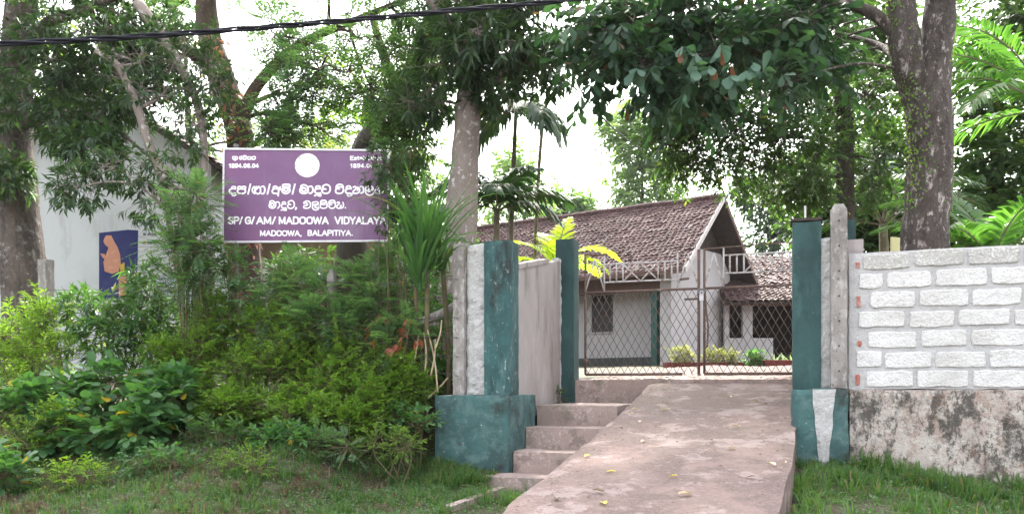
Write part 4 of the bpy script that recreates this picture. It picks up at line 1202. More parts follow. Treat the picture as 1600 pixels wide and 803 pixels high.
# plain sans capitals and figures as strokes in a unit box
GL = {
 'S': (.7, [[(.66, .82), (.45, .98), (.12, .90), (.08, .68), (.35, .52), (.64, .36), (.60, .10), (.30, .0), (.04, .18)]]), 'P': (.68, [[(.06, 0), (.06, 1)], [(.06, 1), (.45, 1), (.64, .88), (.64, .62), (.45, .48), (.06, .48)]]),
 '/': (.4, [[(0, -.02), (.36, 1.02)]]), 'G': (.8, [[(.74, .78), (.55, .98), (.2, .92), (.04, .55), (.14, .12), (.45, 0), (.76, .18)], [(.76, .16), (.76, .48)], [(.76, .46), (.45, .46)]]),
 'A': (.78, [[(0, 0), (.38, 1)], [(.38, 1), (.76, 0)], [(.14, .33), (.62, .33)]]), 'M': (.9, [[(.06, 0), (.06, 1)], [(.06, 1), (.43, .1)], [(.43, .1), (.80, 1)], [(.80, 1), (.80, 0)]]),
 'D': (.76, [[(.06, 0), (.06, 1)], [(.06, 1), (.40, .99), (.68, .80), (.70, .25), (.45, .02), (.06, 0)]]), 'O': (.84, [[(.42, 1), (.10, .85), (.04, .5), (.12, .13), (.42, 0), (.72, .13), (.80, .5), (.74, .85), (.42, 1)]]),
 'W': (1.1, [[(0, 1), (.26, 0)], [(.26, 0), (.53, .95)], [(.53, .95), (.80, 0)], [(.80, 0), (1.06, 1)]]), 'V': (.76, [[(0, 1), (.37, 0)], [(.37, 0), (.74, 1)]]), 'I': (.22, [[(.1, 0), (.1, 1)]]),
 'Y': (.76, [[(0, 1), (.37, .45)], [(.74, 1), (.37, .45)], [(.37, .45), (.37, 0)]]), 'L': (.6, [[(.06, 1), (.06, 0)], [(.06, 0), (.56, 0)]]), 'B': (.72, [[(.06, 0), (.06, 1)], [(.06, 1), (.45, 1), (.60, .77), (.42, .53), (.06, .53)], [(.40, .53), (.66, .30), (.46, .0), (.06, 0)]]),
 'T': (.66, [[(0, 1), (.64, 1)], [(.32, 1), (.32, 0)]]), ',': (.28, [[(.12, .04), (.06, -.16)]]), '.': (.28, [[(.1, .03), (.13, .05)]]), ' ': (.42, []),
 '1': (.45, [[(.02, .75), (.25, 1)], [(.25, 1), (.25, 0)]]), '8': (.62, [[(.3, .53), (.08, .72), (.14, .95), (.45, .95), (.52, .72), (.3, .53), (.04, .28), (.12, .02), (.48, .02), (.56, .28), (.3, .53)]]),
 '9': (.62, [[(.54, .66), (.35, .46), (.08, .58), (.08, .88), (.32, 1), (.54, .86), (.54, .4), (.40, .04), (.08, .06)]]), '4': (.64, [[(.42, 0), (.42, 1)], [(.42, 1), (.02, .28)], [(.02, .28), (.60, .28)]]),
 '0': (.62, [[(.3, 1), (.07, .8), (.07, .2), (.3, 0), (.53, .2), (.53, .8), (.3, 1)]]), '6': (.62, [[(.52, .9), (.3, 1), (.08, .75), (.06, .25), (.3, 0), (.54, .18), (.5, .5), (.28, .58), (.08, .4)]]),
 'E': (.62, [[(.06, 0), (.06, 1)], [(.06, 1), (.56, 1)], [(.06, .52), (.50, .52)], [(.06, 0), (.57, 0)]]), 's': (.5, [[(.44, .6), (.25, .72), (.07, .6), (.2, .4), (.42, .24), (.3, .02), (.04, .1)]]),
 't': (.36, [[(.16, .95), (.16, .1), (.32, .02)], [(.02, .7), (.32, .7)]]), 'a': (.55, [[(.06, .62), (.25, .72), (.44, .6), (.46, .02)], [(.46, .42), (.15, .38), (.06, .15), (.25, .0), (.46, .16)]]),
 'b': (.56, [[(.06, 1), (.06, 0)], [(.06, .5), (.28, .72), (.5, .5), (.48, .18), (.28, .0), (.06, .2)]]), 'l': (.2, [[(.08, 0), (.08, 1)]]), 'i': (.2, [[(.08, 0), (.08, .7)], [(.08, .95), (.085, 1)]]),
 'h': (.55, [[(.06, 0), (.06, 1)], [(.06, .5), (.28, .72), (.46, .55), (.46, 0)]]), 'e': (.55, [[(.07, .38), (.48, .38), (.42, .65), (.22, .72), (.06, .5), (.07, .15), (.28, 0), (.47, .12)]]), 'd': (.56, [[(.48, 1), (.48, 0)], [(.48, .5), (.28, .72), (.06, .5), (.07, .18), (.28, .0), (.48, .2)]]),
}
def typeset(txt, x0, x1, ytop, ybot, gap=.14):
    tot = sum(GL[c][0] + gap for c in txt) - gap
    k = (x1 - x0) / tot; x = x0; out = []
    for c in txt:
        w, st = GL[c]
        for s in st: out.append([(x + a * k, ybot + (ytop - ybot) * b) for a, b in s])
        x += (w + gap) * k
    return out
q = lambda x: 340 + x / 4.725
qy = lambda y: 220 + y / 4.725
strokes(line1, 2.6, 'lettering', board)
strokes(line2, 2.1, 'lettering', board)
strokes(small, 1.9, 'lettering', board)
strokes(typeset('SP/', q(82), q(186), qy(566), qy(614)) + typeset('G/', q(206), q(274), qy(566), qy(614)) + typeset('AM/', q(292), q(430), qy(566), qy(614))
        + typeset('MADOOWA', q(456), q(818), qy(566), qy(614)) + typeset('VIDYALAYA', q(870), q(1242), qy(566), qy(614)), 2.5, 'lettering', board)
strokes(typeset('MADOOWA,', q(317), q(625), qy(666), qy(702)) + typeset('BALAPITIYA.', q(668), q(1002), qy(664), qy(700)), 2.0, 'lettering', board)
strokes(typeset('1894.06.04', q(88), q(305), qy(174), qy(200)), 1.9, 'lettering', board)
strokes(typeset('Established', q(980), q(1222), qy(118), qy(144), .08) + typeset('1894.06.04', q(983), q(1222), qy(174), qy(200)), 1.6, 'lettering', board)

# ------------------------------------------------------------------ barbed wire fence on the left
fe = thing('barbed_wire_fence', 'barbed wire fence on concrete posts along the left bank', 'fence', U(-8, .1, 1.5))
posts = [(-10.3, 3.36, .15), (-7.52, 3.40, .10), (-13.2, 3.3, .14), (-5.75, 3.0, .09)]
for u, zt_, w in posts:
    b = float(hground(*U(u, .1, 0)[:2]))
    V, Fc = rough_box(U, u - w / 2, u + w / 2, .05, .05 + w, b - .3, zt_, res=.06, amp=.006, seed=int(u * 10))
    part('post', V, Fc, 'postconc', fe)
V, Fc = rough_box(U, -4.135, -3.992, -.02, .14, 1.50, 3.20, res=.04, amp=.006, seed=30)
part('post', V, Fc, 'postconc', fe)
for i, z in enumerate((1.72, 1.93, 2.14, 2.36, 2.58, 2.79)):
    us = [-16, -13.2, -10.3, -7.52, -5.75, -4.06]
    pts = []
    for a, b in zip(us[:-1], us[1:]):
        for k in range(8):
            f = k / 8
            pts.append(np.array(U(a + (b - a) * f, .035, z + .05 - .05 * math.sin(math.pi * f) + .01 * math.sin(i * 3 + a) + (.10 if a < -7 else 0))))
    pts.append(np.array(U(-4.06, -.03, z)))
    w_ = part('wire', *tube(pts, .004, 5), 'wire', fe)
    mb = MB()
    for a, b in zip(pts[:-1], pts[1:]):
        for f in (.25, .75):
            c0 = a * (1 - f) + b * f
            for k in range(2):
                d = np.array([rg.uniform(-.3, .3), rg.uniform(-.7, .7), rg.uniform(-1, 1)]); d = d / np.linalg.norm(d) * .022
                mb.tube([c0 - d, c0 + d], .0022, 3)
    mb.build('barbs', 'wire', w_, kind='stuff')

# ------------------------------------------------------------------ overhead cables
cb = thing('overhead_cable', 'twisted bundle of black overhead cables crossing the upper left', 'cable', P(400, 38, 7.4))
base_pts = [P(-500, 92, 6.6), P(0, 69, 7.0), P(240, 56, 7.2), P(500, 36, 7.5), P(720, 16, 7.8), P(900, -1, 8.0), P(1300, -48, 8.6), P(1900, -140, 9.4)]
ctr = catmull(base_pts, 40)
arc = np.concatenate([[0], np.cumsum(np.linalg.norm(np.diff(np.array(ctr), axis=0), axis=1))])
for k in range(3):
    pts = [c + np.array([0,   .016 * math.cos(q_ + k * 2.094), .016 * math.sin(q_ + k * 2.094)]) for q_, c in zip(arc * 5.2, ctr)]
    V, Fc = tube(pts, .0115, 8)
    part('strand', V, Fc, 'cable', cb, smooth=True)
pts = catmull([P(640, -120, 9.0), P(860, 60, 11.0), P(920, 160, 14), P(985, 222, 18), P(1050, 256, 22), P(1112, 270, 26)], 10)
V, Fc = tube(pts, .014, 6)
solo('service_wire', V, Fc, 'cable', 'thin black wire sagging from the trees down towards the house roof', 'wire', smooth=True)
mb = MB(); mb.tube([P(1258, 350, 12), P(1258, 322, 12)], .016, 8); mb.tube([P(1258, 640, 12), P(1258, 350, 12)], .016, 8)
mb.solo('white_pipe', 'whitepipe', label='thin white pipe poking up behind the right teal pier cap', cat='pipe')
MB().box(lambda a, b, z: tuple(P(1393, 392, 9.3) + np.array([a, b + .5 * a, z])), 0, .17, 0, .03, -.75, .165).solo('yellow_board', 'yellowboard', label='pale yellow board behind the block wall at the forked trunk', cat='board')
#==PLANTS==
# ------------------------------------------------------------------ trees
def TR(*pts): return [P(*p) for p in pts]
def gp_(px, Y, up=0.0):                    # pixel height of the ground at that column and distance
    x = (px - 800) / F * Y
    return HOR - (float(hground(x, Y)) + up - EYE) * F / Y

mango = dict(kind='rosette', k=9, ll=.17, lw=.040, tl=.22, droop=.45, up=.0)
make_tree('mango_tree', 'thick dark mango trunk at the left edge, crown hanging over the hall gable', 'tree',
    [(TR((52, 615, 11.6), (44, 500, 11.6), (34, 380, 11.6), (22, 240, 11.6), (26, 120, 11.6), (34, 0, 11.6), (40, -160, 11.6)), [.42, .34, .30, .25, .23, .21, .15]),
     (TR((26, 110, 11.6), (70, 40, 11.2), (150, 10, 11), (240, -40, 11)), [.12, .08, .06, .03]),
     (TR((24, 200, 11.6), (80, 180, 11.2), (160, 190, 10.8), (240, 250, 10.4)), [.09, .05, .035, .015])],
    [E(30, 40, 11.2, 75, 60), E(40, 160, 11.0, 60, 45), E(110, 195, 10.9, 60, 24), E(170, 165, 11.2, 50, 18), E(140, 230, 10.6, 30, 10), E(90, 90, 11.0, 50, 30), E(230, 50, 11.2, 45, 28), E(180, 90, 11.4, 40, 26),
     E(0, 270, 10.9, 35, 26), E(110, -40, 11, 90, 50), E(-80, 60, 11.4, 80, 90), E(-60, -90, 11.5, 120, 70), E(150, 15, 11.4, 75, 30), E(250, 110, 11.6, 45, 40)],
    'l_mango', subs=8, tw=13, bark='bark', seed=11, **mango)

make_tree('leaning_tree', 'slender grey leaning branches between the mural and the purple sign', 'tree',
    [(TR((318, 600, 10.6), (312, 480, 10.6), (296, 360, 10.6), (262, 290, 10.6), (238, 240, 10.6), (215, 170, 10.6), (185, 105, 10.6), (150, 80, 10.6)), [.10, .09, .085, .075, .065, .055, .05, .03]),
     (TR((300, 375, 10.6), (318, 280, 10.7), (316, 200, 10.8), (300, 140, 10.9), (255, 60, 11.0), (215, 5, 11.0)), [.06, .055, .055, .06, .07, .08]),
     (TR((262, 290, 10.6), (300, 300, 10.5), (335, 330, 10.4)), [.035, .025, .012])],
    [E(250, 150, 10.6, 55, 35), E(300, 195, 10.6, 45, 35), E(190, 130, 10.8, 50, 30), E(285, 90, 10.9, 50, 35), E(120, 110, 11.0, 45, 30), E(220, 100, 10.8, 45, 30), E(330, 130, 10.8, 30, 35), E(160, 60, 10.9, 45, 25)],
    'l_mango', subs=8, tw=9, bark='barkpale', seed=12, **{**mango, 'll': .13, 'lw': .032})

feather = dict(kind='pinnate', k=18, ll=.10, lw=.027, tl=.42, droop=.3, up=.15, tm=T_FL)
make_tree('feathery_tree', 'reddish vine-clad trunk behind the sign with pale feathery foliage above it', 'tree',
    [(TR((392, 610, 12.2), (386, 470, 12.2), (378, 320, 12.2), (374, 210, 12.2), (345, 120, 12.2), (325, 40, 12.2), (318, -90, 12.2)), [.30, .26, .23, .20, .20, .17, .12]),
     (TR((372, 200, 12.2), (405, 130, 12.1), (470, 70, 12), (560, 30, 12), (660, -10, 12)), [.12, .09, .07, .05, .04]),
     (TR((345, 120, 12.2), (290, 75, 12), (245, 40, 11.9), (200, -20, 11.8)), [.11, .09, .08, .06])],
    [E(430, 55, 11.4, 75, 45), E(500, 110, 11.2, 80, 40), E(455, 155, 11.2, 45, 36), E(490, 195, 11.6, 65, 28), E(560, 60, 11.6, 70, 45), E(580, 140, 11.8, 60, 40), E(425, 205, 11.0, 26, 22),
     E(350, -60, 11.6, 90, 50), E(480, -50, 11.6, 100, 50), E(620, -40, 12, 90, 60), E(640, 90, 12.2, 50, 45), E(270, 15, 12.8, 40, 30)],
    'l_feather', subs=11, tw=13, bark='barkred', seed=13, spread=.40, **feather)

make_tree('dark_leaning_tree', 'dark trunk leaning right above the top right corner of the sign', 'tree',
    [(TR((540, 600, 14), (548, 420, 14), (562, 270, 14), (590, 205, 14), (625, 150, 14), (660, 80, 14), (690, -20, 14), (700, -120, 14)), [.30, .28, .26, .24, .21, .18, .14, .1]),
     (TR((625, 150, 14), (600, 90, 14), (580, 20, 14)), [.12, .08, .05])],
    [E(640, 215, 12.5, 45, 35), E(670, 150, 12.8, 50, 45), E(625, 265, 12.2, 35, 25), E(600, 160, 13, 45, 40), E(655, 60, 13.4, 60, 45), E(680, -50, 13.5, 90, 60)],
    'l_dark', subs=8, tw=11, bark='barkdark', seed=14, **mango)

make_tree('pale_trunk_tree', 'pale lichen-spotted trunk rising behind the left pier and strap-leaved plant', 'tree',
    [(TR((705, 620, 11.2), (712, 480, 11.2), (719, 360, 11.2), (726, 260, 11.2), (731, 170, 11.2), (740, 80, 11.2), (750, -20, 11.2), (756, -200, 11.2)), [.29, .26, .235, .20, .175, .165, .15, .10]),
     (TR((738, 90, 11.2), (790, 40, 11.0), (850, 10, 10.8), (930, -30, 10.6)), [.07, .055, .045, .03]),
     (TR((738, 60, 11.2), (690, 20, 11), (640, -30, 11)), [.07, .05, .03])],
    [E(700, 90, 10.6, 45, 38), E(745, 45, 10.5, 60, 38), E(800, 70, 10.6, 50, 40), E(840, 20, 10.8, 60, 40), E(690, 20, 10.8, 60, 35), E(780, 130, 10.9, 38, 25), E(660, 160, 11.2, 40, 40), E(850, 100, 10.9, 35, 30),
     E(740, -70, 10.9, 120, 60), E(860, -80, 10.9, 110, 60), E(780, 10, 12.5, 60, 50), E(900, -190, 13, 130, 60), E(760, -200, 13, 130, 60), E(620, -190, 12, 130, 60)],  # highest clumps are unseen, added to keep sun off the ramp
    'l_mango', subs=8, tw=13, bark='barkpale', seed=15, **{**mango, 'll': .19, 'lw': .045})

make_tree('mango_branch_tree', 'thin-stemmed mango whose dark leaf tufts hang before the white hall wall', 'tree',
    [(TR((290, 600, 9.9), (284, 470, 9.9), (270, 380, 9.9), (255, 300, 9.9), (235, 235, 10)), [.045, .04, .035, .03, .02]), (TR((262, 330, 9.9), (215, 290, 9.8), (160, 285, 9.7), (120, 295, 9.6)), [.02, .014, .010, .006])],
    [E(220, 275, 9.8, 40, 16), E(140, 290, 9.7, 32, 10), E(240, 310, 9.8, 28, 16), E(180, 260, 9.9, 30, 12), E(275, 265, 9.9, 30, 22), E(100, 295, 9.7, 20, 7)],
    'l_mango', subs=5, tw=6, bark='barkpale', seed=19, **{**mango, 'k': 8, 'll': .15, 'lw': .034})

rc = random.Random(12)
BC = []                                    # ragged small clumps along the drooping edge of the broad leaved limb
for i in range(46):
    px = 905 + 390 * rc.random() ** .8; lim = 120 + 35 * math.sin(px * .031) + 22 * math.sin(px * .083 + 1)
    py = 185 * rc.random() ** 1.7 if rc.random() < .25 else lim * rc.random() ** .9
    r_ = rc.uniform(9, 30) * (1.15 - py / 320)
    BC.append(E(px, py, rc.uniform(8.5, 9.8), r_, r_ * rc.uniform(.55, .9)))
# big fork on the right, with its broad leaved limb spreading left over the gate
broad = dict(kind='alt', k=8, ll=.175, lw=.082, tl=.42, droop=.55, up=-.12, tm=T_OB)
make_tree('forked_tree', 'large forked trunk behind the block wall, broad dark leaves overhanging the gate', 'tree',
    [(TR((1432, 605, 8.8), (1440, 480, 8.8), (1444, 380, 8.8), (1452, 260, 8.8), (1452, 170, 8.8), (1462, 90, 8.8), (1470, 0, 8.8), (1478, -150, 8.8), (1480, -320, 8.9)), [.29, .255, .24, .225, .23, .17, .165, .14, .1]),
     (TR((1446, 190, 8.85), (1420, 110, 8.8), (1410, 40, 8.8), (1405, -50, 8.8), (1395, -220, 8.8)), [.16, .165, .16, .15, .1]),
     (TR((1405, 60, 8.8), (1360, 20, 8.8), (1290, 0, 8.8), (1180, -20, 8.9), (1080, -10, 9), (960, 20, 9.2)), [.075, .06, .055, .05, .04, .025]),
     (TR((1405, 95, 8.8), (1370, 70, 9.4), (1300, 50, 10)), [.05, .035, .02])],
    BC + [E(1020, 15, 8.9, 50, 22), E(1120, 20, 8.8, 50, 24), E(1210, 10, 9.1, 50, 26), 
     E(1000, -60, 9, 110, 60), E(1180, -70, 9, 120, 60), E(1350, -90, 8.9, 130, 70), E(1530, -110, 8.9, 120, 70), E(1100, -160, 9.2, 160, 70), E(1290, -190, 9.0, 160, 70), E(1270, 20, 9.6, 40, 30)],
    'l_broad', subs=4, tw=4, limb_r=.022, spread=.30, bark='barklichen', seed=16, sides=18, **broad)

rgb = np.random.default_rng(31)
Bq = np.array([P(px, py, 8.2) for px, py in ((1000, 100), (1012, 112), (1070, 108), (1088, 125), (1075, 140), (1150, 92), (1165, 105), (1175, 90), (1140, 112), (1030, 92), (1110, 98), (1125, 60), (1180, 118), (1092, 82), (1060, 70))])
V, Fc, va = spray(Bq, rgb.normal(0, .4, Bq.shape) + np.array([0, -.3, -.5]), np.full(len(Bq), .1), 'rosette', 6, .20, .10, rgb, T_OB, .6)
part('lit_spray', V, Fc, 'l_broadlit', bpy.data.objects['forked_tree'], var=va, kind='stuff')  # these leaves look lit through their paler colour
make_tree('shade_tree', 'thin dark ivy-wrapped trunk with fine drooping foliage behind the right pier', 'tree',
    [(TR((1322, 610, 13), (1321, 420, 13), (1320, 250, 13), (1312, 100, 13), (1310, -40, 13), (1312, -200, 13)), [.17, .15, .14, .13, .12, .08]),
     (TR((1316, 190, 13), (1270, 150, 12.8), (1200, 120, 12.6), (1120, 150, 12.4)), [.06, .045, .035, .02]),
     (TR((1312, 90, 13), (1240, 60, 12.8), (1160, 40, 12.6)), [.06, .04, .025]),
     (TR((1316, 230, 13), (1260, 215, 12.6), (1190, 215, 12.4)), [.045, .03, .02])],
    [E(1120, 190, 12.2, 60, 45), E(1190, 150, 12.2, 60, 50), E(1260, 120, 12.4, 60, 50), E(1060, 225, 12.6, 40, 32), E(1140, 260, 12.4, 60, 30), E(1220, 230, 12.3, 60, 42), E(1280, 240, 12.6, 50, 50), E(1350, 150, 12.8, 55, 60), E(1300, 40, 12.8, 65, 50),
     E(1080, 170, 12.5, 45, 35), E(1370, 250, 13, 40, 50), E(1230, 40, 13, 60, 45), E(1310, -70, 13, 140, 60), E(1180, -150, 13.4, 130, 60), E(1440, -150, 13.2, 130, 60), E(1040, -200, 14, 130, 60), E(960, -105, 16, 120, 45), E(930, -80, 14, 110, 40), E(1030, -60, 14.5, 90, 36), E(1090, -100, 16, 110, 40), E(1300, -210, 14.5, 140, 60), E(1140, 90, 12.8, 60, 40), E(1250, 290, 13, 45, 22), E(1040, 180, 12.6, 40, 30)],  # clumps above the view are added to shade ramp and grass
    'l_dark', kind='alt', k=8, ll=.135, lw=.046, tl=.40, droop=.4, up=-.15, subs=11, tw=16, bark='barkdark', seed=17)

# vine on the forked trunk: small round leaves hugging the bark
rgv = np.random.default_rng(4)
n = 1000
ft = bpy.data.objects['forked_tree']
pyv = rgv.uniform(-40, 330, n) ** 1.0
cx = np.interp(pyv, [-50, 0, 90, 170, 260, 330], [1405, 1406, 1416, 1440, 1448, 1446])
right = rgv.random(n) < .35
cx = np.where(right, np.interp(pyv, [-50, 0, 90, 170, 330], [1475, 1470, 1462, 1455, 1449]), cx)
rad = np.where(pyv < 150, .165, .235)
ang = np.where(right, rgv.normal(-.2, .5, n), rgv.normal(3.6, .8, n))
Pv = np.array([P(a, b, 8.8) for a, b in zip(cx, pyv)])
nv = np.stack([np.cos(ang), -np.abs(np.sin(ang)) * .9, np.zeros(n)], 1)
Pv = Pv + nv * (rad + .012)[:, None]
Dv = np.stack([rgv.normal(0, .5, n), rgv.normal(0, .2, n), -np.ones(n)], 1)
V, Fc, va = leaves(Pv, Dv, nv + rgv.normal(0, .3, (n, 3)), rgv.uniform(.018, .036, n), rgv.uniform(.014, .030, n), T_LO, rgv)
part('vine_leaves', V, Fc, 'l_fine', ft, var=va, kind='stuff')
# epiphyte tufts on the reddish trunk
ft = bpy.data.objects['feathery_tree']
n = 260
pyv = rgv.uniform(60, 420, n); cx = np.interp(pyv, [40, 120, 210, 320, 470], [325, 345, 374, 378, 386])
ang = rgv.uniform(math.pi, 2 * math.pi, n)
nv = np.stack([np.cos(ang), np.sin(ang), np.zeros(n)], 1)
Pv = np.array([P(a, b, 12.2) for a, b in zip(cx, pyv)]) + nv * .2
V, Fc, va = leaves(Pv, nv * .6 + np.array([0, 0, -1]) + rgv.normal(0, .4, (n, 3)), nv, rgv.uniform(.08, .2, n), rgv.uniform(.03, .07, n), T_LO, rgv)
part('vine_leaves', V, Fc, 'l_red', ft, var=va, kind='stuff')

# ------------------------------------------------------------------ palms
make_palm('areca_palm', 'tall thin areca palm in front of the bright sky, stem behind the left pier', TR((793, 610, 13), (796, 450, 13), (801, 300, 13), (806, 175, 13)), [.05, .045, .038, .03],
    [(80, 25, 1.0, 105), (-80, 30, 1.1, 110), (-60, 5, 1.0, 80), (150, 15, 1.1, 100), (100, 0, .9, 80), (-120, 15, 1.1, 90), (20, 60, 1.2, 90), (-30, 50, 1.2, 110)], 'l_palmdark', 21, ll=.50, lw=.070, n=22, hang=1.0)
make_palm('areca_palm', 'shorter areca palm with pale stem and dark fans left of the thin stem', TR((779, 610, 12.5), (777, 450, 12.5), (776, 330, 12.5)), [.065, .06, .04],
    [(-50, 72, 1.5, 70), (25, 68, 1.5, 80), (80, 40, 1.3, 70), (100, 25, 1.1, 80), (-80, 45, 1.2, 70), (180, 45, 1.1, 90), (-130, 55, 1.2, 100), (140, 60, 1.2, 80), (-100, 20, 1.1, 70), (60, 55, 1.3, 90)], 'l_palmdark', 22, ll=.52, lw=.075, n=20, hang=.7)
make_palm('areca_palm', 'areca palm crown high above, its frond tips dangling over the bright gap', TR((838, 610, 14.5), (836, 400, 14.5), (850, 180, 14.2), (880, 95, 14.0)), [.03, .03, .03, .03],
    [(-100, 15, 1.5, 70), (95, 15, 1.7, 65), (120, 0, 1.4, 55), (-150, 10, 1.4, 70), (60, 35, 1.6, 80), (-60, 30, 1.5, 80)], 'l_palmdark', 23, ll=.50, lw=.06, n=24, hang=1.2)
make_palm('young_palm', 'bright backlit yellow-green palm between the two left pillars', TR((872, 640, 14.0), (870, 500, 14.0), (868, 425, 14.0)), [.06, .05, .035],
    [(-62, 62, 1.25, 75), (-80, 35, 1.1, 60), (25, 78, 1.3, 45), (78, 52, 1.35, 95), (60, 25, 1.0, 60), (-95, 12, 1.1, 40), (100, 40, 1.1, 100), (-20, 70, 1.2, 60)], 'l_palmlime', 24, ll=.36, lw=.038, n=30, hang=.25, stemmat='l_palmlime')
make_palm('feather_palm', 'lush green palm low behind the block wall right of the forked trunk', TR((1545, 610, 10.8), (1550, 500, 10.8), (1552, 420, 10.8)), [.10, .09, .06],
    [(-50, 70, 1.9, 75), (-85, 45, 1.7, 60), (-20, 75, 1.9, 60), (40, 65, 1.8, 80), (80, 50, 1.8, 70), (-120, 50, 1.5, 80), (110, 60, 1.7, 90), (175, 70, 1.4, 80), (-70, 20, 1.5, 50), (70, 25, 1.6, 50)], 'l_palm', 25, ll=.55, lw=.045, n=40, hang=.4, rach=.018)
make_palm('feather_palm', 'palm with long arching fronds entering at the top right corner', TR((1640, 610, 11.5), (1640, 300, 11.5), (1632, 170, 11.5)), [.12, .11, .08],
    [(-70, 55, 2.3, 70), (-95, 35, 2.2, 80), (-40, 70, 2.4, 60), (-120, 20, 2.0, 70), (60, 50, 2.2, 70), (120, 40, 2.0, 80), (-60, 5, 1.9, 60), (-100, 65, 2.4, 90)], 'l_palm', 26, ll=.6, lw=.045, n=44, hang=.5, rach=.018)
make_palm('feather_palm', 'dark palm standing between the thin trunk and the forked trunk', TR((1385, 610, 14.5), (1383, 450, 14.5), (1380, 350, 14.5)), [.10, .09, .07],
    [(-60, 60, 2.2, 80), (-95, 40, 2.0, 70), (-30, 70, 2.2, 60), (50, 60, 2.0, 80), (90, 45, 2.0, 80), (-130, 50, 1.8, 80), (140, 50, 1.8, 80), (-80, 15, 1.8, 60), (75, 15, 1.8, 50), (180, 60, 1.6, 90), (10, 78, 2.4, 50)], 'l_palmdark', 27, ll=.6, lw=.042, n=44, hang=.5, rach=.018)
make_palm('coconut_palm', 'pale coconut palm fronds seen above the purple sign', TR((500, 600, 22), (505, 350, 22), (508, 262, 22)), [.14, .12, .10],
    [(-50, 60, 2.4, 70), (-85, 30, 2.2, 60), (30, 65, 2.4, 60), (80, 40, 2.2, 70), (-20, 75, 2.5, 60), (150, 40, 2.0, 80), (-140, 40, 2.0, 80)], 'l_pale', 28, ll=.7, lw=.05, n=40, hang=.5, rach=.02)

# ------------------------------------------------------------------ trees behind
def bgtree(name, label, px, Y, cl, leaf, seed, ll=.22, lw=.09, subs=12, tw=12, k=7, kind='alt', tl=.55, bark='barkdark', r=.2, tm=T_FL, droop=.4, up=.1):
    cs = np.array([c for c, _ in cl]); top = cs[np.argmax(cs[:, 2])]
    x = (px - 800) / F * Y
    foot = np.array([x, Y, float(hground(x, Y)) - .1])
    pts = [foot, foot * .6 + np.array([x, Y, top[2]]) * .4, np.array([x * .5 + top[0] * .5, Y, top[2] * .95 + foot[2] * .05])]
    return make_tree(name, label, 'tree', [(pts, [r, r * .75, r * .25])], cl, leaf, kind=kind, k=k, ll=ll, lw=lw, tm=tm, subs=subs, tw=tw, tl=tl, droop=droop, up=up, bark=bark, seed=seed, twigs=False, sides=8, limb_r=r * .4)
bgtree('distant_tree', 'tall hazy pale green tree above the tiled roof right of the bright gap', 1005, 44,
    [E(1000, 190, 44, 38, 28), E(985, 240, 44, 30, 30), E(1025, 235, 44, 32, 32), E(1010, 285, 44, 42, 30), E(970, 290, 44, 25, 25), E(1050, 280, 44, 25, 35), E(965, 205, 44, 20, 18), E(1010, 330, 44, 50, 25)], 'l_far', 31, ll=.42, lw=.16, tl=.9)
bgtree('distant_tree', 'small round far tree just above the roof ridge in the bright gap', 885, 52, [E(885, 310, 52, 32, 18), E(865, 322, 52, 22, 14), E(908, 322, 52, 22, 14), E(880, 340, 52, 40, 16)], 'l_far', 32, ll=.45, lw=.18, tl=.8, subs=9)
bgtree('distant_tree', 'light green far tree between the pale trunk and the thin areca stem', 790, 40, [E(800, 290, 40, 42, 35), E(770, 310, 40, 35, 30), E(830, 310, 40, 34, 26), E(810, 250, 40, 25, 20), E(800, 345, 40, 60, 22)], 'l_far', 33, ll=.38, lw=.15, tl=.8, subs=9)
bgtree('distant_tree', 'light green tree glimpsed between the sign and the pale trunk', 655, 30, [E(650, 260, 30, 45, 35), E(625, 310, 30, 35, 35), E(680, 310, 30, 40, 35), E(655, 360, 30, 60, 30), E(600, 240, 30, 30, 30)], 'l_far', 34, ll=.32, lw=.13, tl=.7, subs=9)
bgtree('distant_tree', 'dark round tree behind the gable peak of the tiled house', 1200, 38, [E(1190, 320, 38, 35, 28), E(1230, 330, 38, 40, 35), E(1200, 370, 38, 45, 30), E(1250, 370, 38, 45, 35), E(1165, 300, 38, 20, 16), E(1230, 290, 38, 30, 22), E(1290, 340, 38, 40, 50)], 'l_fardark', 35, ll=.36, lw=.15, tl=.7, subs=11)
bgtree('background_tree', 'tall lime green tree above the hall roof at the left', 130, 26, [E(110, 120, 26, 50, 35), E(160, 140, 26, 35, 25), E(70, 160, 26, 35, 30), E(100, 60, 26, 30, 25)], 'l_lime', 36, ll=.26, lw=.10, tl=.6, subs=7, tw=9)
bgtree('background_tree', 'sunlit green tree behind the feathery foliage right of the sign top', 590, 20, [E(580, 180, 20, 40, 30), E(610, 225, 20, 35, 25), E(550, 130, 20, 40, 30), E(640, 130, 20, 35, 30), E(520, 200, 20, 30, 25)], 'l_lime', 37, ll=.20, lw=.08, tl=.5, subs=7, tw=9)
bgtree('background_tree', 'dense dark green tree filling the far right beyond the palms', 1560, 17, [E(1520, 130, 17, 70, 60), E(1590, 180, 17, 60, 70), E(1540, 250, 17, 70, 60), E(1600, 320, 17, 60, 60), E(1500, 320, 17, 60, 60), E(1550, 30, 17, 90, 50), E(1650, 60, 17, 70, 80), E(1540, 380, 17, 80, 40), E(1660, 260, 17, 60, 90)], 'l_dark', 38, ll=.22, lw=.095, tl=.45, subs=17, tw=16)
bgtree('background_tree', 'dense tree mass between the thin dark trunk and the forked trunk', 1370, 19, [E(1360, 330, 19, 50, 50), E(1400, 250, 19, 55, 60), E(1340, 220, 19, 45, 50), E(1290, 340, 19, 45, 45), E(1390, 130, 19, 55, 60), E(1330, 380, 19, 70, 35), E(1270, 280, 19, 35, 35), E(1430, 370, 19, 50, 40), E(1350, 50, 19, 60, 50)], 'l_dark', 39, ll=.23, lw=.10, tl=.45, subs=17, tw=16)
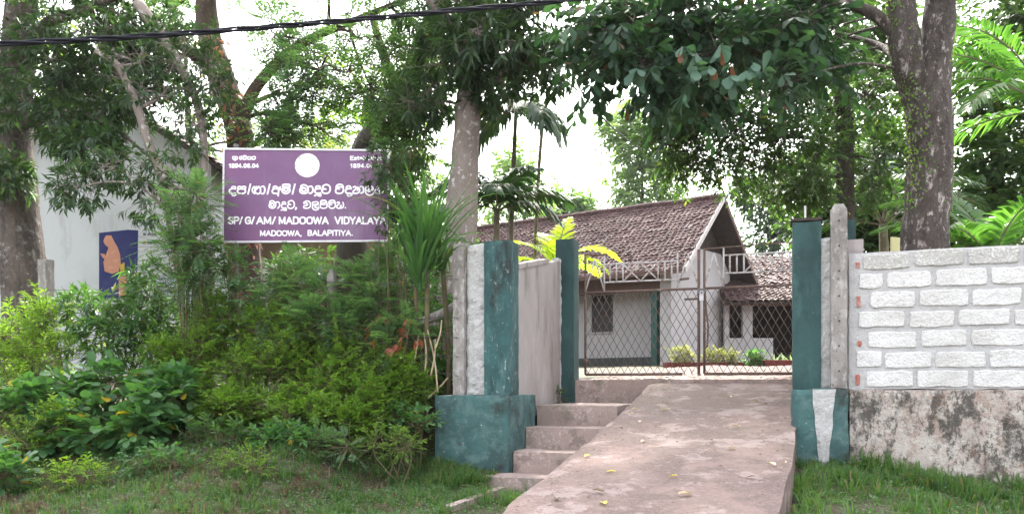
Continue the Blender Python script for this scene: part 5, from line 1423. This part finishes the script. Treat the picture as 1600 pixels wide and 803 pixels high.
bgtree('background_tree', 'grey-green tree behind the leaning branches above the hall ridge', 300, 24, [E(280, 60, 24, 45, 35), E(330, 170, 24, 40, 40), E(300, 215, 24, 35, 25), E(380, 250, 24, 40, 40), E(430, 220, 24, 40, 30)], 'l_far', 40, ll=.22, lw=.09, tl=.5, subs=6, tw=8)
bgtree('background_tree', 'dark undergrowth tree behind the sign posts and pale trunk', 640, 15.5, [E(640, 420, 15.5, 50, 45), E(690, 440, 15.5, 45, 50), E(590, 440, 15.5, 45, 45), E(660, 370, 15.5, 40, 30), E(520, 440, 15.5, 50, 40), E(460, 430, 15.5, 45, 35), E(740, 420, 15.5, 30, 40)], 'l_dark', 41, ll=.15, lw=.06, tl=.35, subs=9, tw=12)
for i, (px, Y, lab) in enumerate(((-260, 30, 'big tree outside the left of the view beyond the hall'), (1950, 24, 'big tree beyond the right end of the block wall'))):
    bgtree('background_tree', lab, px, Y, [E(px, 200, Y, 120, 100), E(px + 90, 300, Y, 90, 80), E(px - 90, 320, Y, 90, 80), E(px, 420, Y, 140, 90)], 'l_dark', 45 + i, ll=.3, lw=.12, tl=.7, subs=14, tw=12)

# ------------------------------------------------------------------ plants on the bank
def S(px, py, Y, rx, rz, ry=None): return E(px, py, Y, rx, rz, ry)
shrub('lime_shrub', 'bright yellow-green leafy shrub at the far left of the bank', 'shrub', [S(20, 530, 9.6, 45, 40), S(70, 560, 9.4, 40, 40), S(30, 610, 9.2, 45, 40), S(75, 500, 9.7, 25, 30), S(-40, 580, 9.5, 50, 50)], 'l_lime', 'alt', 9, .085, .022, subs=12, tw=14, tl=.22, seed=51)
shrub('mango_sapling', 'young mango sapling with long drooping leaves in front of the mural', 'sapling', [S(125, 490, 9.9, 30, 24), S(232, 455, 10, 16, 28), S(255, 500, 10, 26, 28), S(180, 505, 9.6, 40, 26), S(235, 530, 9.7, 36, 28), S(150, 535, 9.5, 36, 24)], 'l_sap', 'rosette', 9, .19, .040, subs=6, tw=7, tl=.16, droop=.4, seed=52, stem_r=.014)
shrub('broadleaf_vine', 'dark broad-leaved creeper on the bank below the lime shrub', 'creeper', [S(45, 640, 8.7, 50, 28), S(110, 610, 8.9, 45, 30), S(60, 690, 8.4, 50, 22)], 'l_vine', 'alt', 6, .12, .085, T_HI, subs=9, tw=9, tl=.2, seed=53)
shrub('broadleaf_vine', 'broad-leaved creeper with yellow leaf at the middle of the bank foot', 'creeper', [S(190, 600, 8.9, 50, 28), S(240, 630, 8.6, 45, 30), S(150, 665, 8.4, 50, 26), S(215, 670, 8.3, 35, 20), S(280, 610, 8.8, 30, 22)], 'l_vine', 'alt', 6, .13, .09, T_HI, subs=8, tw=8, tl=.2, seed=54)
shrub('broadleaf_vine', 'small broad-leaved creeper at the lower left edge of the grass', 'creeper', [S(5, 745, 7.3, 25, 20), S(-30, 730, 7.5, 35, 25)], 'l_vine', 'alt', 6, .11, .08, T_HI, subs=7, tw=7, tl=.16, seed=55)
shrub('lime_shrub', 'bright green weeds below the creeper at the left edge', 'weed', [S(30, 690, 8.2, 40, 25), S(90, 660, 8.4, 30, 20), S(-20, 660, 8.4, 40, 35)], 'l_lime', 'alt', 8, .065, .020, subs=9, tw=11, tl=.15, seed=56)
shrub('lime_shrub', 'leafy green shrub continuing the bank past the left edge', 'shrub', [S(-120, 590, 9.8, 60, 50), S(-210, 600, 10, 70, 55), S(-150, 650, 9.2, 70, 40), S(-290, 610, 10.2, 60, 50)], 'l_lime', 'alt', 8, .085, .030, subs=11, tw=12, tl=.22, seed=58)
FB = [('leftmost of the fine-leaved yellow-green bushes on the bank', [(310, 560, 9.4, 50, 42), (290, 620, 9.0, 45, 35), (345, 510, 9.6, 40, 35), (260, 570, 9.4, 35, 35)]),
      ('tallest fine-leaved bush directly below the purple sign', [(420, 520, 9.5, 55, 40), (390, 580, 9.2, 55, 40), (455, 570, 9.2, 50, 40), (410, 640, 8.9, 60, 32), (350, 640, 8.8, 40, 30)]),
      ('fine-leaved bush right of the tallest one, under the feathery shrub', [(530, 570, 9.2, 50, 40), (500, 620, 8.9, 55, 35), (560, 620, 8.9, 45, 32), (480, 660, 8.6, 50, 26)]),
      ('rightmost fine-leaved bush near the dry strap leaves', [(610, 590, 9.1, 40, 35), (590, 640, 8.8, 40, 28), (640, 610, 9.0, 30, 28), (550, 665, 8.6, 35, 24)])]
for i, (lab, cl) in enumerate(FB):
    shrub('fine_leaved_bush', lab, 'bush', [S(*c) for c in cl], 'l_fine', 'alt', 10, .055, .030, T_LO, subs=17, tw=22, tl=.17, seed=60 + i, group='fine-leaved bushes on the bank', droop=.1, up=.5)
for i, (px, py, Y, lf, kd, kk, L_, w_, lab) in enumerate((
    (440, 690, 8.3, 'l_vine', 'alt', 6, .10, .05, 'leafy green weed at the foot of the tallest fine-leaved bush'),
    (330, 680, 8.4, 'l_sap', 'alt', 7, .09, .030, 'narrow-leaved weed left of the bush foot'),
    (520, 690, 8.2, 'l_feather', 'pinnate', 16, .05, .018, 'small ferny weed at the foot of the right bush'),
    (610, 690, 8.3, 'l_fine', 'alt', 8, .05, .02, 'low pale weed between the bank and the teal pedestal'),
    (628, 655, 8.7, 'l_vine', 'alt', 6, .07, .04, 'small round-leaved weed beside the teal pedestal'),
    (380, 730, 7.6, 'l_fine', 'alt', 8, .045, .02, 'small weed alone in the grass left of centre'),
    (250, 720, 7.7, 'l_vine', 'alt', 6, .06, .035, 'small leafy weed in the grass below the creeper'),
    (120, 740, 7.4, 'l_lime', 'alt', 7, .06, .02, 'bright weed in the grass at lower left'))):
    shrub('bank_weed', lab, 'weed', [S(px, py, Y, 28, 14), S(px + 22, py + 6, Y - .1, 20, 10), S(px - 20, py + 4, Y - .05, 20, 12)], lf, kd, kk, L_, w_, T_LO, subs=5, tw=7, tl=.14, seed=90 + i, up=.5)
fsh = dict(kind='pinnate', k=22, ll=.085, lw=.026, tm=T_FL, tl=.40, droop=.3, up=.35)
shrub('feathery_shrub', 'blue-green feathery shrub under the middle of the sign', 'shrub', [S(465, 442, 9.9, 45, 28), S(430, 475, 9.6, 45, 30), S(505, 475, 9.6, 45, 34), S(480, 515, 9.4, 45, 32)], 'l_feather', subs=10, tw=11, seed=70, **fsh)
shrub('feathery_shrub', 'blue-green feathery shrub under the right end of the sign', 'shrub', [S(560, 445, 9.8, 42, 30), S(590, 485, 9.5, 40, 36), S(545, 505, 9.4, 40, 36), S(608, 430, 9.9, 28, 28), S(600, 540, 9.3, 40, 30), S(640, 540, 9.4, 30, 35)], 'l_feather', subs=10, tw=11, seed=71, **fsh)
shrub('feathery_shrub', 'tall feathery sapling overlapping the left edge of the sign', 'shrub', [S(306, 310, 9.3, 12, 18), S(296, 350, 9.3, 22, 20), S(316, 385, 9.3, 16, 20), S(276, 395, 9.4, 26, 20), S(308, 425, 9.5, 30, 26), S(285, 455, 9.5, 28, 24)], 'l_feather', subs=6, tw=9, seed=72, **fsh)
shrub('climbing_shrub', 'leafy climber around the sign post below the board', 'climber', [S(365, 410, 9.5, 22, 28), S(372, 460, 9.5, 25, 28), S(360, 505, 9.4, 30, 25)], 'l_sap', 'alt', 7, .08, .038, T_LO, subs=7, tw=8, tl=.16, seed=73)
# twig reaching over the sign's top right corner
shrub('hanging_branch', 'dark leafy branch overlapping the top right corner of the sign', 'branch', [S(605, 258, 9.4, 20, 20), S(590, 262, 9.4, 14, 12), S(625, 290, 9.4, 22, 28), S(615, 335, 9.4, 18, 20), S(640, 240, 9.5, 20, 30)], 'l_mango', 'rosette', 7, .11, .026, subs=5, tw=6, tl=.12, droop=.3, up=.1, seed=74)
shrub('bushy_shrub', 'dark leafy shrub behind the barbed wire left of the concrete post', 'shrub', [S(660, 470, 10.4, 40, 45), S(680, 540, 10.2, 35, 45), S(630, 520, 10.2, 35, 45), S(690, 590, 10.0, 30, 20)], 'l_vine', 'alt', 7, .11, .055, T_LO, subs=9, tw=9, tl=.2, seed=75)
shrub('red_leaved_shoot', 'shoot with drooping red-brown leaves beneath the strap-leaved plant', 'shoot', [S(640, 515, 8.95, 9, 13), S(590, 500, 9.1, 6, 12), S(612, 545, 9.0, 8, 18)], 'l_red', 'rosette', 4, .12, .050, T_LO, subs=2, tw=3, tl=.06, droop=1.2, up=-.6, seed=76)
shrub('fern', 'low fern tuft at the foot of the wing wall by the landing', 'fern', [(np.array(U(-3.42, 1.95, 1.46)), np.array([.06, .06, .05]))], 'l_dark', 'alt', 6, .05, .02, subs=4, tw=6, tl=.08, seed=77)
# strap-leaved plant (leaf by leaf)
rgp = np.random.default_rng(8)
sp = thing('strap_leaved_plant', 'tall plant with long arching strap leaves beside the left concrete post', 'plant', P(668, 560, 9.2))
heads = [(P(668, 420, 9.15), 44, 1.35), (P(655, 450, 9.0), 26, 1.15), (P(692, 420, 9.25), 20, 1.0), (P(648, 410, 9.3), 22, 1.2)]
for c, nl, ln in heads:
    for i in range(nl):
        az = rgp.uniform(0, 2 * math.pi); up_ = rgp.random() < .55
        el = R(rgp.uniform(58, 88) if up_ else rgp.uniform(30, 80))
        V, Fc = strap_geo(c + rgp.normal(0, .03, 3), az, el, ln * rgp.uniform(.65, 1.1), R(rgp.uniform(8, 60) if up_ else rgp.uniform(60, 190)), rgp.uniform(.034, .056), rgp, seg=10)
        part('leaf', V, Fc, 'l_strap', sp, var=np.full(len(V), float(np.clip(rgp.normal(.5, .25), 0, 1))))
for a, b, r in ((P(668, 420, 9.15), P(655, 560, 9.2), .03), (P(692, 420, 9.25), P(700, 560, 9.5), .03), (P(648, 410, 9.3), P(650, 560, 9.3), .025)):
    b[2] = float(hground(b[0], b[1])) - .05
    V, Fc = tube(catmull([a, (a + b) / 2 + np.array([.03, 0, 0]), b], 5), r, 8); part('stem', V, Fc, 'stem', sp, smooth=True)
for (x0, y0, x1, y1) in ((655, 520, 632, 620), (662, 520, 664, 580), (668, 515, 684, 612), (680, 530, 672, 590), (700, 590, 668, 622), (690, 500, 680, 545)):
    a, b = P(x0, y0, 9.15), P(x1, y1, 8.95)
    V, Fc = tube(catmull([a, (a + b) / 2 + np.array([.02, 0, .01]), b], 4), [.010] * 9, 6); part('prop_root', V, Fc, 'straw', sp, smooth=True)
lg = catmull([P(645, 508, 9.3), P(680, 494, 9.35), P(712, 478, 9.4)], 4)
V, Fc = tube(lg, .05, 8)
solo('fallen_log', V, Fc, 'postconc', 'short grey log leaning behind the strap-leaved plant', 'log', smooth=True)

# plants by the house
shrub('potted_bush', 'pale variegated bush left in the red planter', 'bush', [S(1072, 560, 21.7, 14, 9), S(1060, 552, 21.7, 8, 8)], 'l_pale', 'alt', 7, .12, .04, subs=8, tw=8, tl=.2, seed=81)
shrub('potted_bush', 'pale variegated bush right in the red planter', 'bush', [S(1125, 558, 21.7, 17, 11), S(1142, 562, 21.7, 10, 8), S(1108, 564, 21.7, 9, 6)], 'l_pale', 'alt', 7, .12, .04, subs=8, tw=8, tl=.2, seed=82)
shrub('round_bush', 'round dark green clipped bush beside the red planters', 'bush', [S(1180, 560, 20.9, 13, 13), S(1185, 572, 20.9, 12, 8)], 'l_vine', 'alt', 7, .09, .05, subs=12, tw=12, tl=.12, seed=83)
ag = thing('spiky_plant', 'spiky silver-leaved plants in the right red planter', 'plant', P(1225, 575, 20.8))
for i in range(60):
    c = P(rgp.uniform(1204, 1256), 573, 20.8 + rgp.uniform(0, .25))
    V, Fc = strap_geo(c, rgp.uniform(0, 6.28), R(rgp.uniform(35, 88)), rgp.uniform(.25, .5), R(rgp.uniform(10, 70)), .05, rgp, seg=5)
    part('leaf', V, Fc, 'l_agave', ag, var=np.full(len(V), float(rgp.random())))

# ------------------------------------------------------------------ grass, ground cover, litter
def allowed(u, v):
    ok = ~((u > -2.5) & (u < -.48) & (v < 2.4)) & ~((u > -3.5) & (u < -2.3) & (v > -.5)) & ~((u > -3.7) & (u <= -2.3) & (v > -.5) & (v <= 0.9)) & ~((u > -4.32) & (u < -3.4) & (v > -.16) & (v < 2.4)) & ~((u > -.6) & (v > -.16))
    return ok & ~((u > -2.45) & (u < -.6 + 0 * u) & (v < -2)) 
rgg = np.random.default_rng(9)
def scatter(n, x0, x1, y0, y1):
    x = rgg.uniform(x0, x1, n); y = rgg.uniform(y0, y1, n)
    u, v = to_uv(x, y)
    vis = (np.abs(x) < .80 * y + 1.2)
    k = allowed(u, v) & vis
    return x[k], y[k], u[k], v[k]
def grass_mesh(x, y, hgt, wid, per, lean=.5):
    z = hground(x, y)
    gs = []
    for i in range(per):
        n = len(x)
        px = x + rgg.normal(0, .018, n); py = y + rgg.normal(0, .018, n)
        az = rgg.uniform(0, 2 * math.pi, n)
        h = hgt * rgg.uniform(.5, 1.25, n)
        ln = rgg.uniform(.1, 1.0, n) * lean
        d = np.stack([np.sin(az), np.cos(az), 0 * az], 1); s = np.stack([np.cos(az), -np.sin(az), 0 * az], 1) * (wid * .5)
        b = np.stack([px, py, z - .01], 1)
        m = b + d * (h * ln * .35)[:, None] + np.array([0, 0, 1]) * (h * .6)[:, None]
        t_ = b + d * (h * ln)[:, None] + np.array([0, 0, 1]) * (h * (1 - .35 * ln))[:, None]
        V = np.stack([b + s, b - s, m + s * .8, m - s * .8, t_], 1)
        TF = np.array([(0, 1, 3), (0, 3, 2), (2, 3, 4)])
        Fc = (TF[None] + (np.arange(n) * 5)[:, None, None]).reshape(-1, 3)
        patch = .5 + .35 * np.sin(px * 1.7 + 1) * np.sin(py * 1.9) 
        va = np.clip(patch * .7 + rgg.normal(.15, .2, n), 0, .93); va[rgg.random(n) < .07] = 1
        gs.append((V.reshape(-1, 3), Fc, np.repeat(va, 5)))
    return merge(gs)
x, y, u, v = scatter(40000, -10, 6, 4.0, 9.8)
dens = .35 + .65 * (np.sin(x * 1.3 + 2) * np.sin(y * 1.7 + x * .4) > -.25)
dens = dens * np.where(np.sin(x * 2.3 - 1) * np.sin(y * 3.1 + x) < -.55, .15, 1)
k = rgg.random(len(x)) < dens
V, Fc, va = grass_mesh(x[k], y[k], .060, .007, 5, 1.0)
solo('grass', V, Fc, 'grass', 'short patchy grass on the verge and bank', 'grass', kind='stuff', base=(0, 0, 0), var=va)
# longer tufts at the right wall foot, at the plinth and along the lower steps
xs_, ys_ = [], []
for n_, ua, ub, va_, vb in ((700, -.55, 3.0, -1.0, -.17), (330, -.45, 2.2, -2.4, -.6), (260, -4.5, -3.4, -.9, -.2), (200, -3.7, -2.6, -1.5, -.55)):
    uu = rgg.uniform(ua, ub, n_); vv = rgg.uniform(va_, vb, n_)
    xs_.append(WX + uu * UX + vv * VX); ys_.append(WY + uu * UY + vv * VY)
x = np.concatenate(xs_); y = np.concatenate(ys_)
k = np.sin(x * 4.3) * np.sin(y * 5.1 + x) > -.35
x, y = x[k], y[k]
V, Fc, va = grass_mesh(x, y, .15 + .06 * np.sin(x * 7 + y * 3), .010, 8, 1.3)
solo('tall_grass', V, Fc, 'grass', 'longer grass tufts along the wall foot and steps', 'grass', kind='stuff', base=(0, 0, 0), var=va)
n_ = 420
cx_ = rgg.uniform(-6.5, -.6, n_); cy_ = rgg.uniform(5.2, 8.6, n_)
u_, v_ = to_uv(cx_, cy_); kk_ = allowed(u_, v_)
cx_, cy_ = cx_[kk_], cy_[kk_]
x = np.repeat(cx_, 5) + rgg.normal(0, .04, len(cx_) * 5); y = np.repeat(cy_, 5) + rgg.normal(0, .04, len(cx_) * 5)
V, Fc, va = grass_mesh(x, y, .13, .008, 6, 1.2)
solo('weedy_tufts', V, Fc, 'grass', 'taller weedy tufts dotted over the left verge', 'grass', kind='stuff', base=(0, 0, 0), var=va)
n_ = 160
cx_ = rgg.uniform(-5.5, -1.0, n_); cy_ = rgg.uniform(5.4, 8.4, n_)
x = np.repeat(cx_, 6) + rgg.normal(0, .05, n_ * 6); y = np.repeat(cy_, 6) + rgg.normal(0, .05, n_ * 6)
V, Fc, va = grass_mesh(x, y, .10, .007, 6, 1.3)
solo('dry_grass', V, Fc, 'l_dead', 'dry brown grass tufts on the left verge', 'grass', kind='stuff', base=(0, 0, 0), var=np.clip(va, 0, 1))
# creeping ground cover of tiny leaves
x, y, u, v = scatter(36000, -10, 5.5, 4.4, 9.9)
dens = np.where(u < -3.2, np.clip((v + 4.2) / 3.2, .12, 1), .3)
k = (rgg.random(len(x)) < dens)
x, y = x[k], y[k]
n = len(x)
gs = []
for i in range(4):
    Pq = np.stack([x + rgg.normal(0, .03, n), y + rgg.normal(0, .03, n), hground(x, y) + rgg.uniform(.005, .06, n)], 1)
    D = np.stack([rgg.normal(0, 1, n), rgg.normal(0, 1, n), rgg.normal(.15, .3, n)], 1)
    gs.append(leaves(Pq, D, np.array([0, 0, 1.0]) + rgg.normal(0, .35, (n, 3)), rgg.uniform(.018, .042, n), rgg.uniform(.012, .024, n), T_FL, rgg))
V, Fc, va = merge(gs)
solo('ground_cover', V, Fc, 'cover', 'low creeping weeds covering the bank', 'ground cover', kind='stuff', base=(0, 0, 0), var=va)
# dry litter among the grass
n = 1500
x, y, u, v = scatter(n * 2, -7, 5, 4.6, 9.4)
n = len(x)
V, Fc, va = leaves(np.stack([x, y, hground(x, y) + .035], 1), np.stack([rgg.normal(0, 1, n), rgg.normal(0, 1, n), rgg.normal(.05, .2, n)], 1), np.array([0, 0, 1.0]) + rgg.normal(0, .3, (n, 3)), rgg.uniform(.02, .07, n), rgg.uniform(.006, .025, n), T_LO, rgg)
solo('leaf_litter', V, Fc, 'l_dead', 'small brown litter scattered through the grass', 'leaf litter', kind='stuff', base=(0, 0, 0), var=va)

# tufts creeping over the edges of the ramp
n = 520
vv = rgg.uniform(-5.5, -.9, n); sd = rgg.random(n) < .55
uu = np.where(sd, np.interp(vv, [-8, -2, 2.3], [-2.46, -2.38, -2.30]) - np.abs(rgg.normal(0, .06, n)) - .02, np.interp(vv, [-8, -2.77, -1.34, -.3], [-.85, -.64, -.55, -.53]) + np.abs(rgg.normal(0, .06, n)) + .03)
x = WX + uu * UX + vv * VX; y = WY + uu * UY + vv * VY
V, Fc, va = grass_mesh(x, y, .16, .010, 7, 1.4)
solo('edge_grass', V, Fc, 'grass', 'grass tufts along both edges of the ramp', 'grass', kind='stuff', base=(0, 0, 0), var=va)
n = 420
vv = rgg.uniform(-4.5, 2.2, n); uu = -2.28 + 1.6 * rgg.random(n)
kk = rgg.random(n) < .45
uu = np.where(kk, np.where(rgg.random(n) < .5, -2.32 + np.abs(rgg.normal(0, .12, n)), -.62 - np.abs(rgg.normal(0, .12, n))), uu)
x = WX + uu * UX + vv * VX; y = WY + uu * UY + vv * VY
V, Fc, va = leaves(np.stack([x, y, rampz(vv) + .012], 1), np.stack([rgg.normal(0, 1, n), rgg.normal(0, 1, n), rgg.normal(.05, .15, n)], 1), np.array([0, 0, 1.0]) + rgg.normal(0, .3, (n, 3)), rgg.uniform(.012, .045, n), rgg.uniform(.004, .018, n), T_LO, rgg)
solo('ramp_litter', V, Fc, 'l_dead', 'small brown leaf crumbs scattered on the ramp', 'leaf litter', kind='stuff', base=(0, 0, 0), var=va)
# stones on the gravel yard
n = 3200
uu = rgg.uniform(-3.2, 3, n); vv = 2.45 + 16 * rgg.random(n) ** 1.6
x = WX + uu * UX + vv * VX; y = WY + uu * UY + vv * VY
z = hground(x, y) + .022
gs = []
ico = np.array([(0, 0, 1), (.9, 0, .1), (.28, .85, .1), (-.72, .53, .1), (-.72, -.53, .1), (.28, -.85, .1), (0, 0, -.5)])
TF = np.array([(0, 1, 2), (0, 2, 3), (0, 3, 4), (0, 4, 5), (0, 5, 1), (6, 2, 1), (6, 3, 2), (6, 4, 3), (6, 5, 4), (6, 1, 5)])
sz = rgg.uniform(.008, .035, n)
Vq = ico[None] * sz[:, None, None] * rgg.uniform(.6, 1.3, (n, 1, 3)) * np.array([1, 1, .55]) + rgg.normal(0, .002, (n, 7, 3)) + np.stack([x, y, z], 1)[:, None]
solo('gravel_stones', Vq.reshape(-1, 3), (TF[None] + (np.arange(n) * 7)[:, None, None]).reshape(-1, 3), 'gravelstone', 'loose pale stones on the yard', 'gravel', kind='stuff', base=(0, 0, 0))
# small stones and crumbs on the ramp
n = 900
uu = rgg.uniform(-2.3, -.7, n); vv = rgg.uniform(-4, 2.1, n)
x = WX + uu * UX + vv * VX; y = WY + uu * UY + vv * VY
z = rampz(vv) + .004
sz = rgg.uniform(.002, .007, n)
Vq = ico[None] * sz[:, None, None] * rgg.uniform(.6, 1.3, (n, 1, 3)) * np.array([1, 1, .6]) + np.stack([x, y, z], 1)[:, None]
solo('ramp_grit', Vq.reshape(-1, 3), (TF[None] + (np.arange(n) * 7)[:, None, None]).reshape(-1, 3), 'gravelstone', 'loose grit on the ramp', 'grit', kind='stuff', base=(0, 0, 0))

# fallen leaves on the ramp, one by one
def leafshape(seed):
    r = np.random.default_rng(seed)
    V, Fc, va = leaves(np.array([[-.5, 0, 0.]]), np.array([[1., 0, 0.]]), np.array([[0, 0, 1.0]]), [1.0], [.5], T_HI, r, np.array([.5]))
    V = V.copy(); V[:, 2] += .10 + .35 * (V[:, 1] ** 2) * 2 + .12 * V[:, 0] * r.normal(); V[:, 2] -= V[:, 2].min()
    return V, Fc
LM = []
for i, (m_, v_) in enumerate((('l_dry', .25), ('l_dry', .8), ('l_dry', 1.0), ('l_dead', .6))):
    V, Fc = leafshape(i); LM.append(mkmesh('fallen_leaf', V, Fc, m_, np.full(len(V), v_)))
spots = [(1050, 608, 1), (992, 640, 1), (985, 647, 0), (1040, 641, 1), (1150, 668, 0), (918, 714, 2), (955, 739, 2), (1142, 703, 0), (1052, 746, 2), (943, 789, 2), (1226, 725, 1), (1205, 727, 1), (1173, 748, 3), (935, 770, 3), (870, 782, 3),
         (1005, 691, 1), (1230, 606, 1), (1140, 622, 1), (1000, 660, 1), (1070, 775, 0), (1110, 690, 3), (1180, 630, 0)]
LAB = ['pale dry leaf high on the ramp just below the gate threshold', 'pale curled leaf beside the top step, upper of the pair', 'brown leaf beside the top step, lower of the pair',
       'pale leaf on the upper ramp right of the leaf pair', 'brown leaf on the upper right of the ramp towards the pier', 'yellow leaf on the left edge of the ramp by the third step',
       'small yellow leaf low on the ramp left of the middle', 'brown leaf halfway up the right half of the ramp', 'yellow leaf at the lower middle of the ramp', 'yellow leaf lying lowest on the ramp',
       'pale leaf at the right edge of the ramp, outer of two', 'pale leaf near the right edge of the ramp, inner of two', 'dark dead leaf on the lower right of the ramp', 'dark dead leaf low on the left half of the ramp',
       'dark dead leaf on the left edge of the ramp nearest the lowest step', 'pale leaf halfway up the left of the ramp', 'pale leaf in the top right corner of the ramp by the pier', 'pale leaf high in the middle of the ramp',
       'pale leaf just below the leaf pair by the top step', 'brown leaf at the bottom middle of the ramp', 'dark dead leaf in the centre of the ramp', 'brown leaf high on the right of the ramp']
for i, (px, py, k) in enumerate(spots):
    best = None
    for vv in np.arange(-5, 2.2, .01):           # where the ramp lies along that line of sight
        zz = float(rampz(vv)); Y = (EYE - zz) * F / (py - HOR)
        if Y < 2 or Y > 12: continue
        xx = (px - 800) / F * Y
        uu, v2 = to_uv(xx, Y)
        if best is None or abs(v2 - vv) < best[0]: best = (abs(v2 - vv), xx, Y, zz)
    if best is None or best[0] > .12: continue
    o = bpy.data.objects.new('fallen_leaf', LM[k]); COL.objects.link(o)
    o.location = (best[1], best[2], best[3] + .010); s_ = rgg.uniform(.07, .12); o.scale = (s_, s_ * rgg.uniform(.7, 1.1), s_)
    o.rotation_euler = (rgg.uniform(-.08, .08), rgg.uniform(-.08, .08), rgg.uniform(0, 6.28))
    tag(o, LAB[i], 'leaf', 'fallen leaves on the ramp')

# ------------------------------------------------------------------ thin haze box, added to imitate veiling glare over far trees
hz = MB().box(W, -120, 120, -30, 140, -3, 34).solo('haze', 'haze', kind='stuff', base=(0, 0, 0))
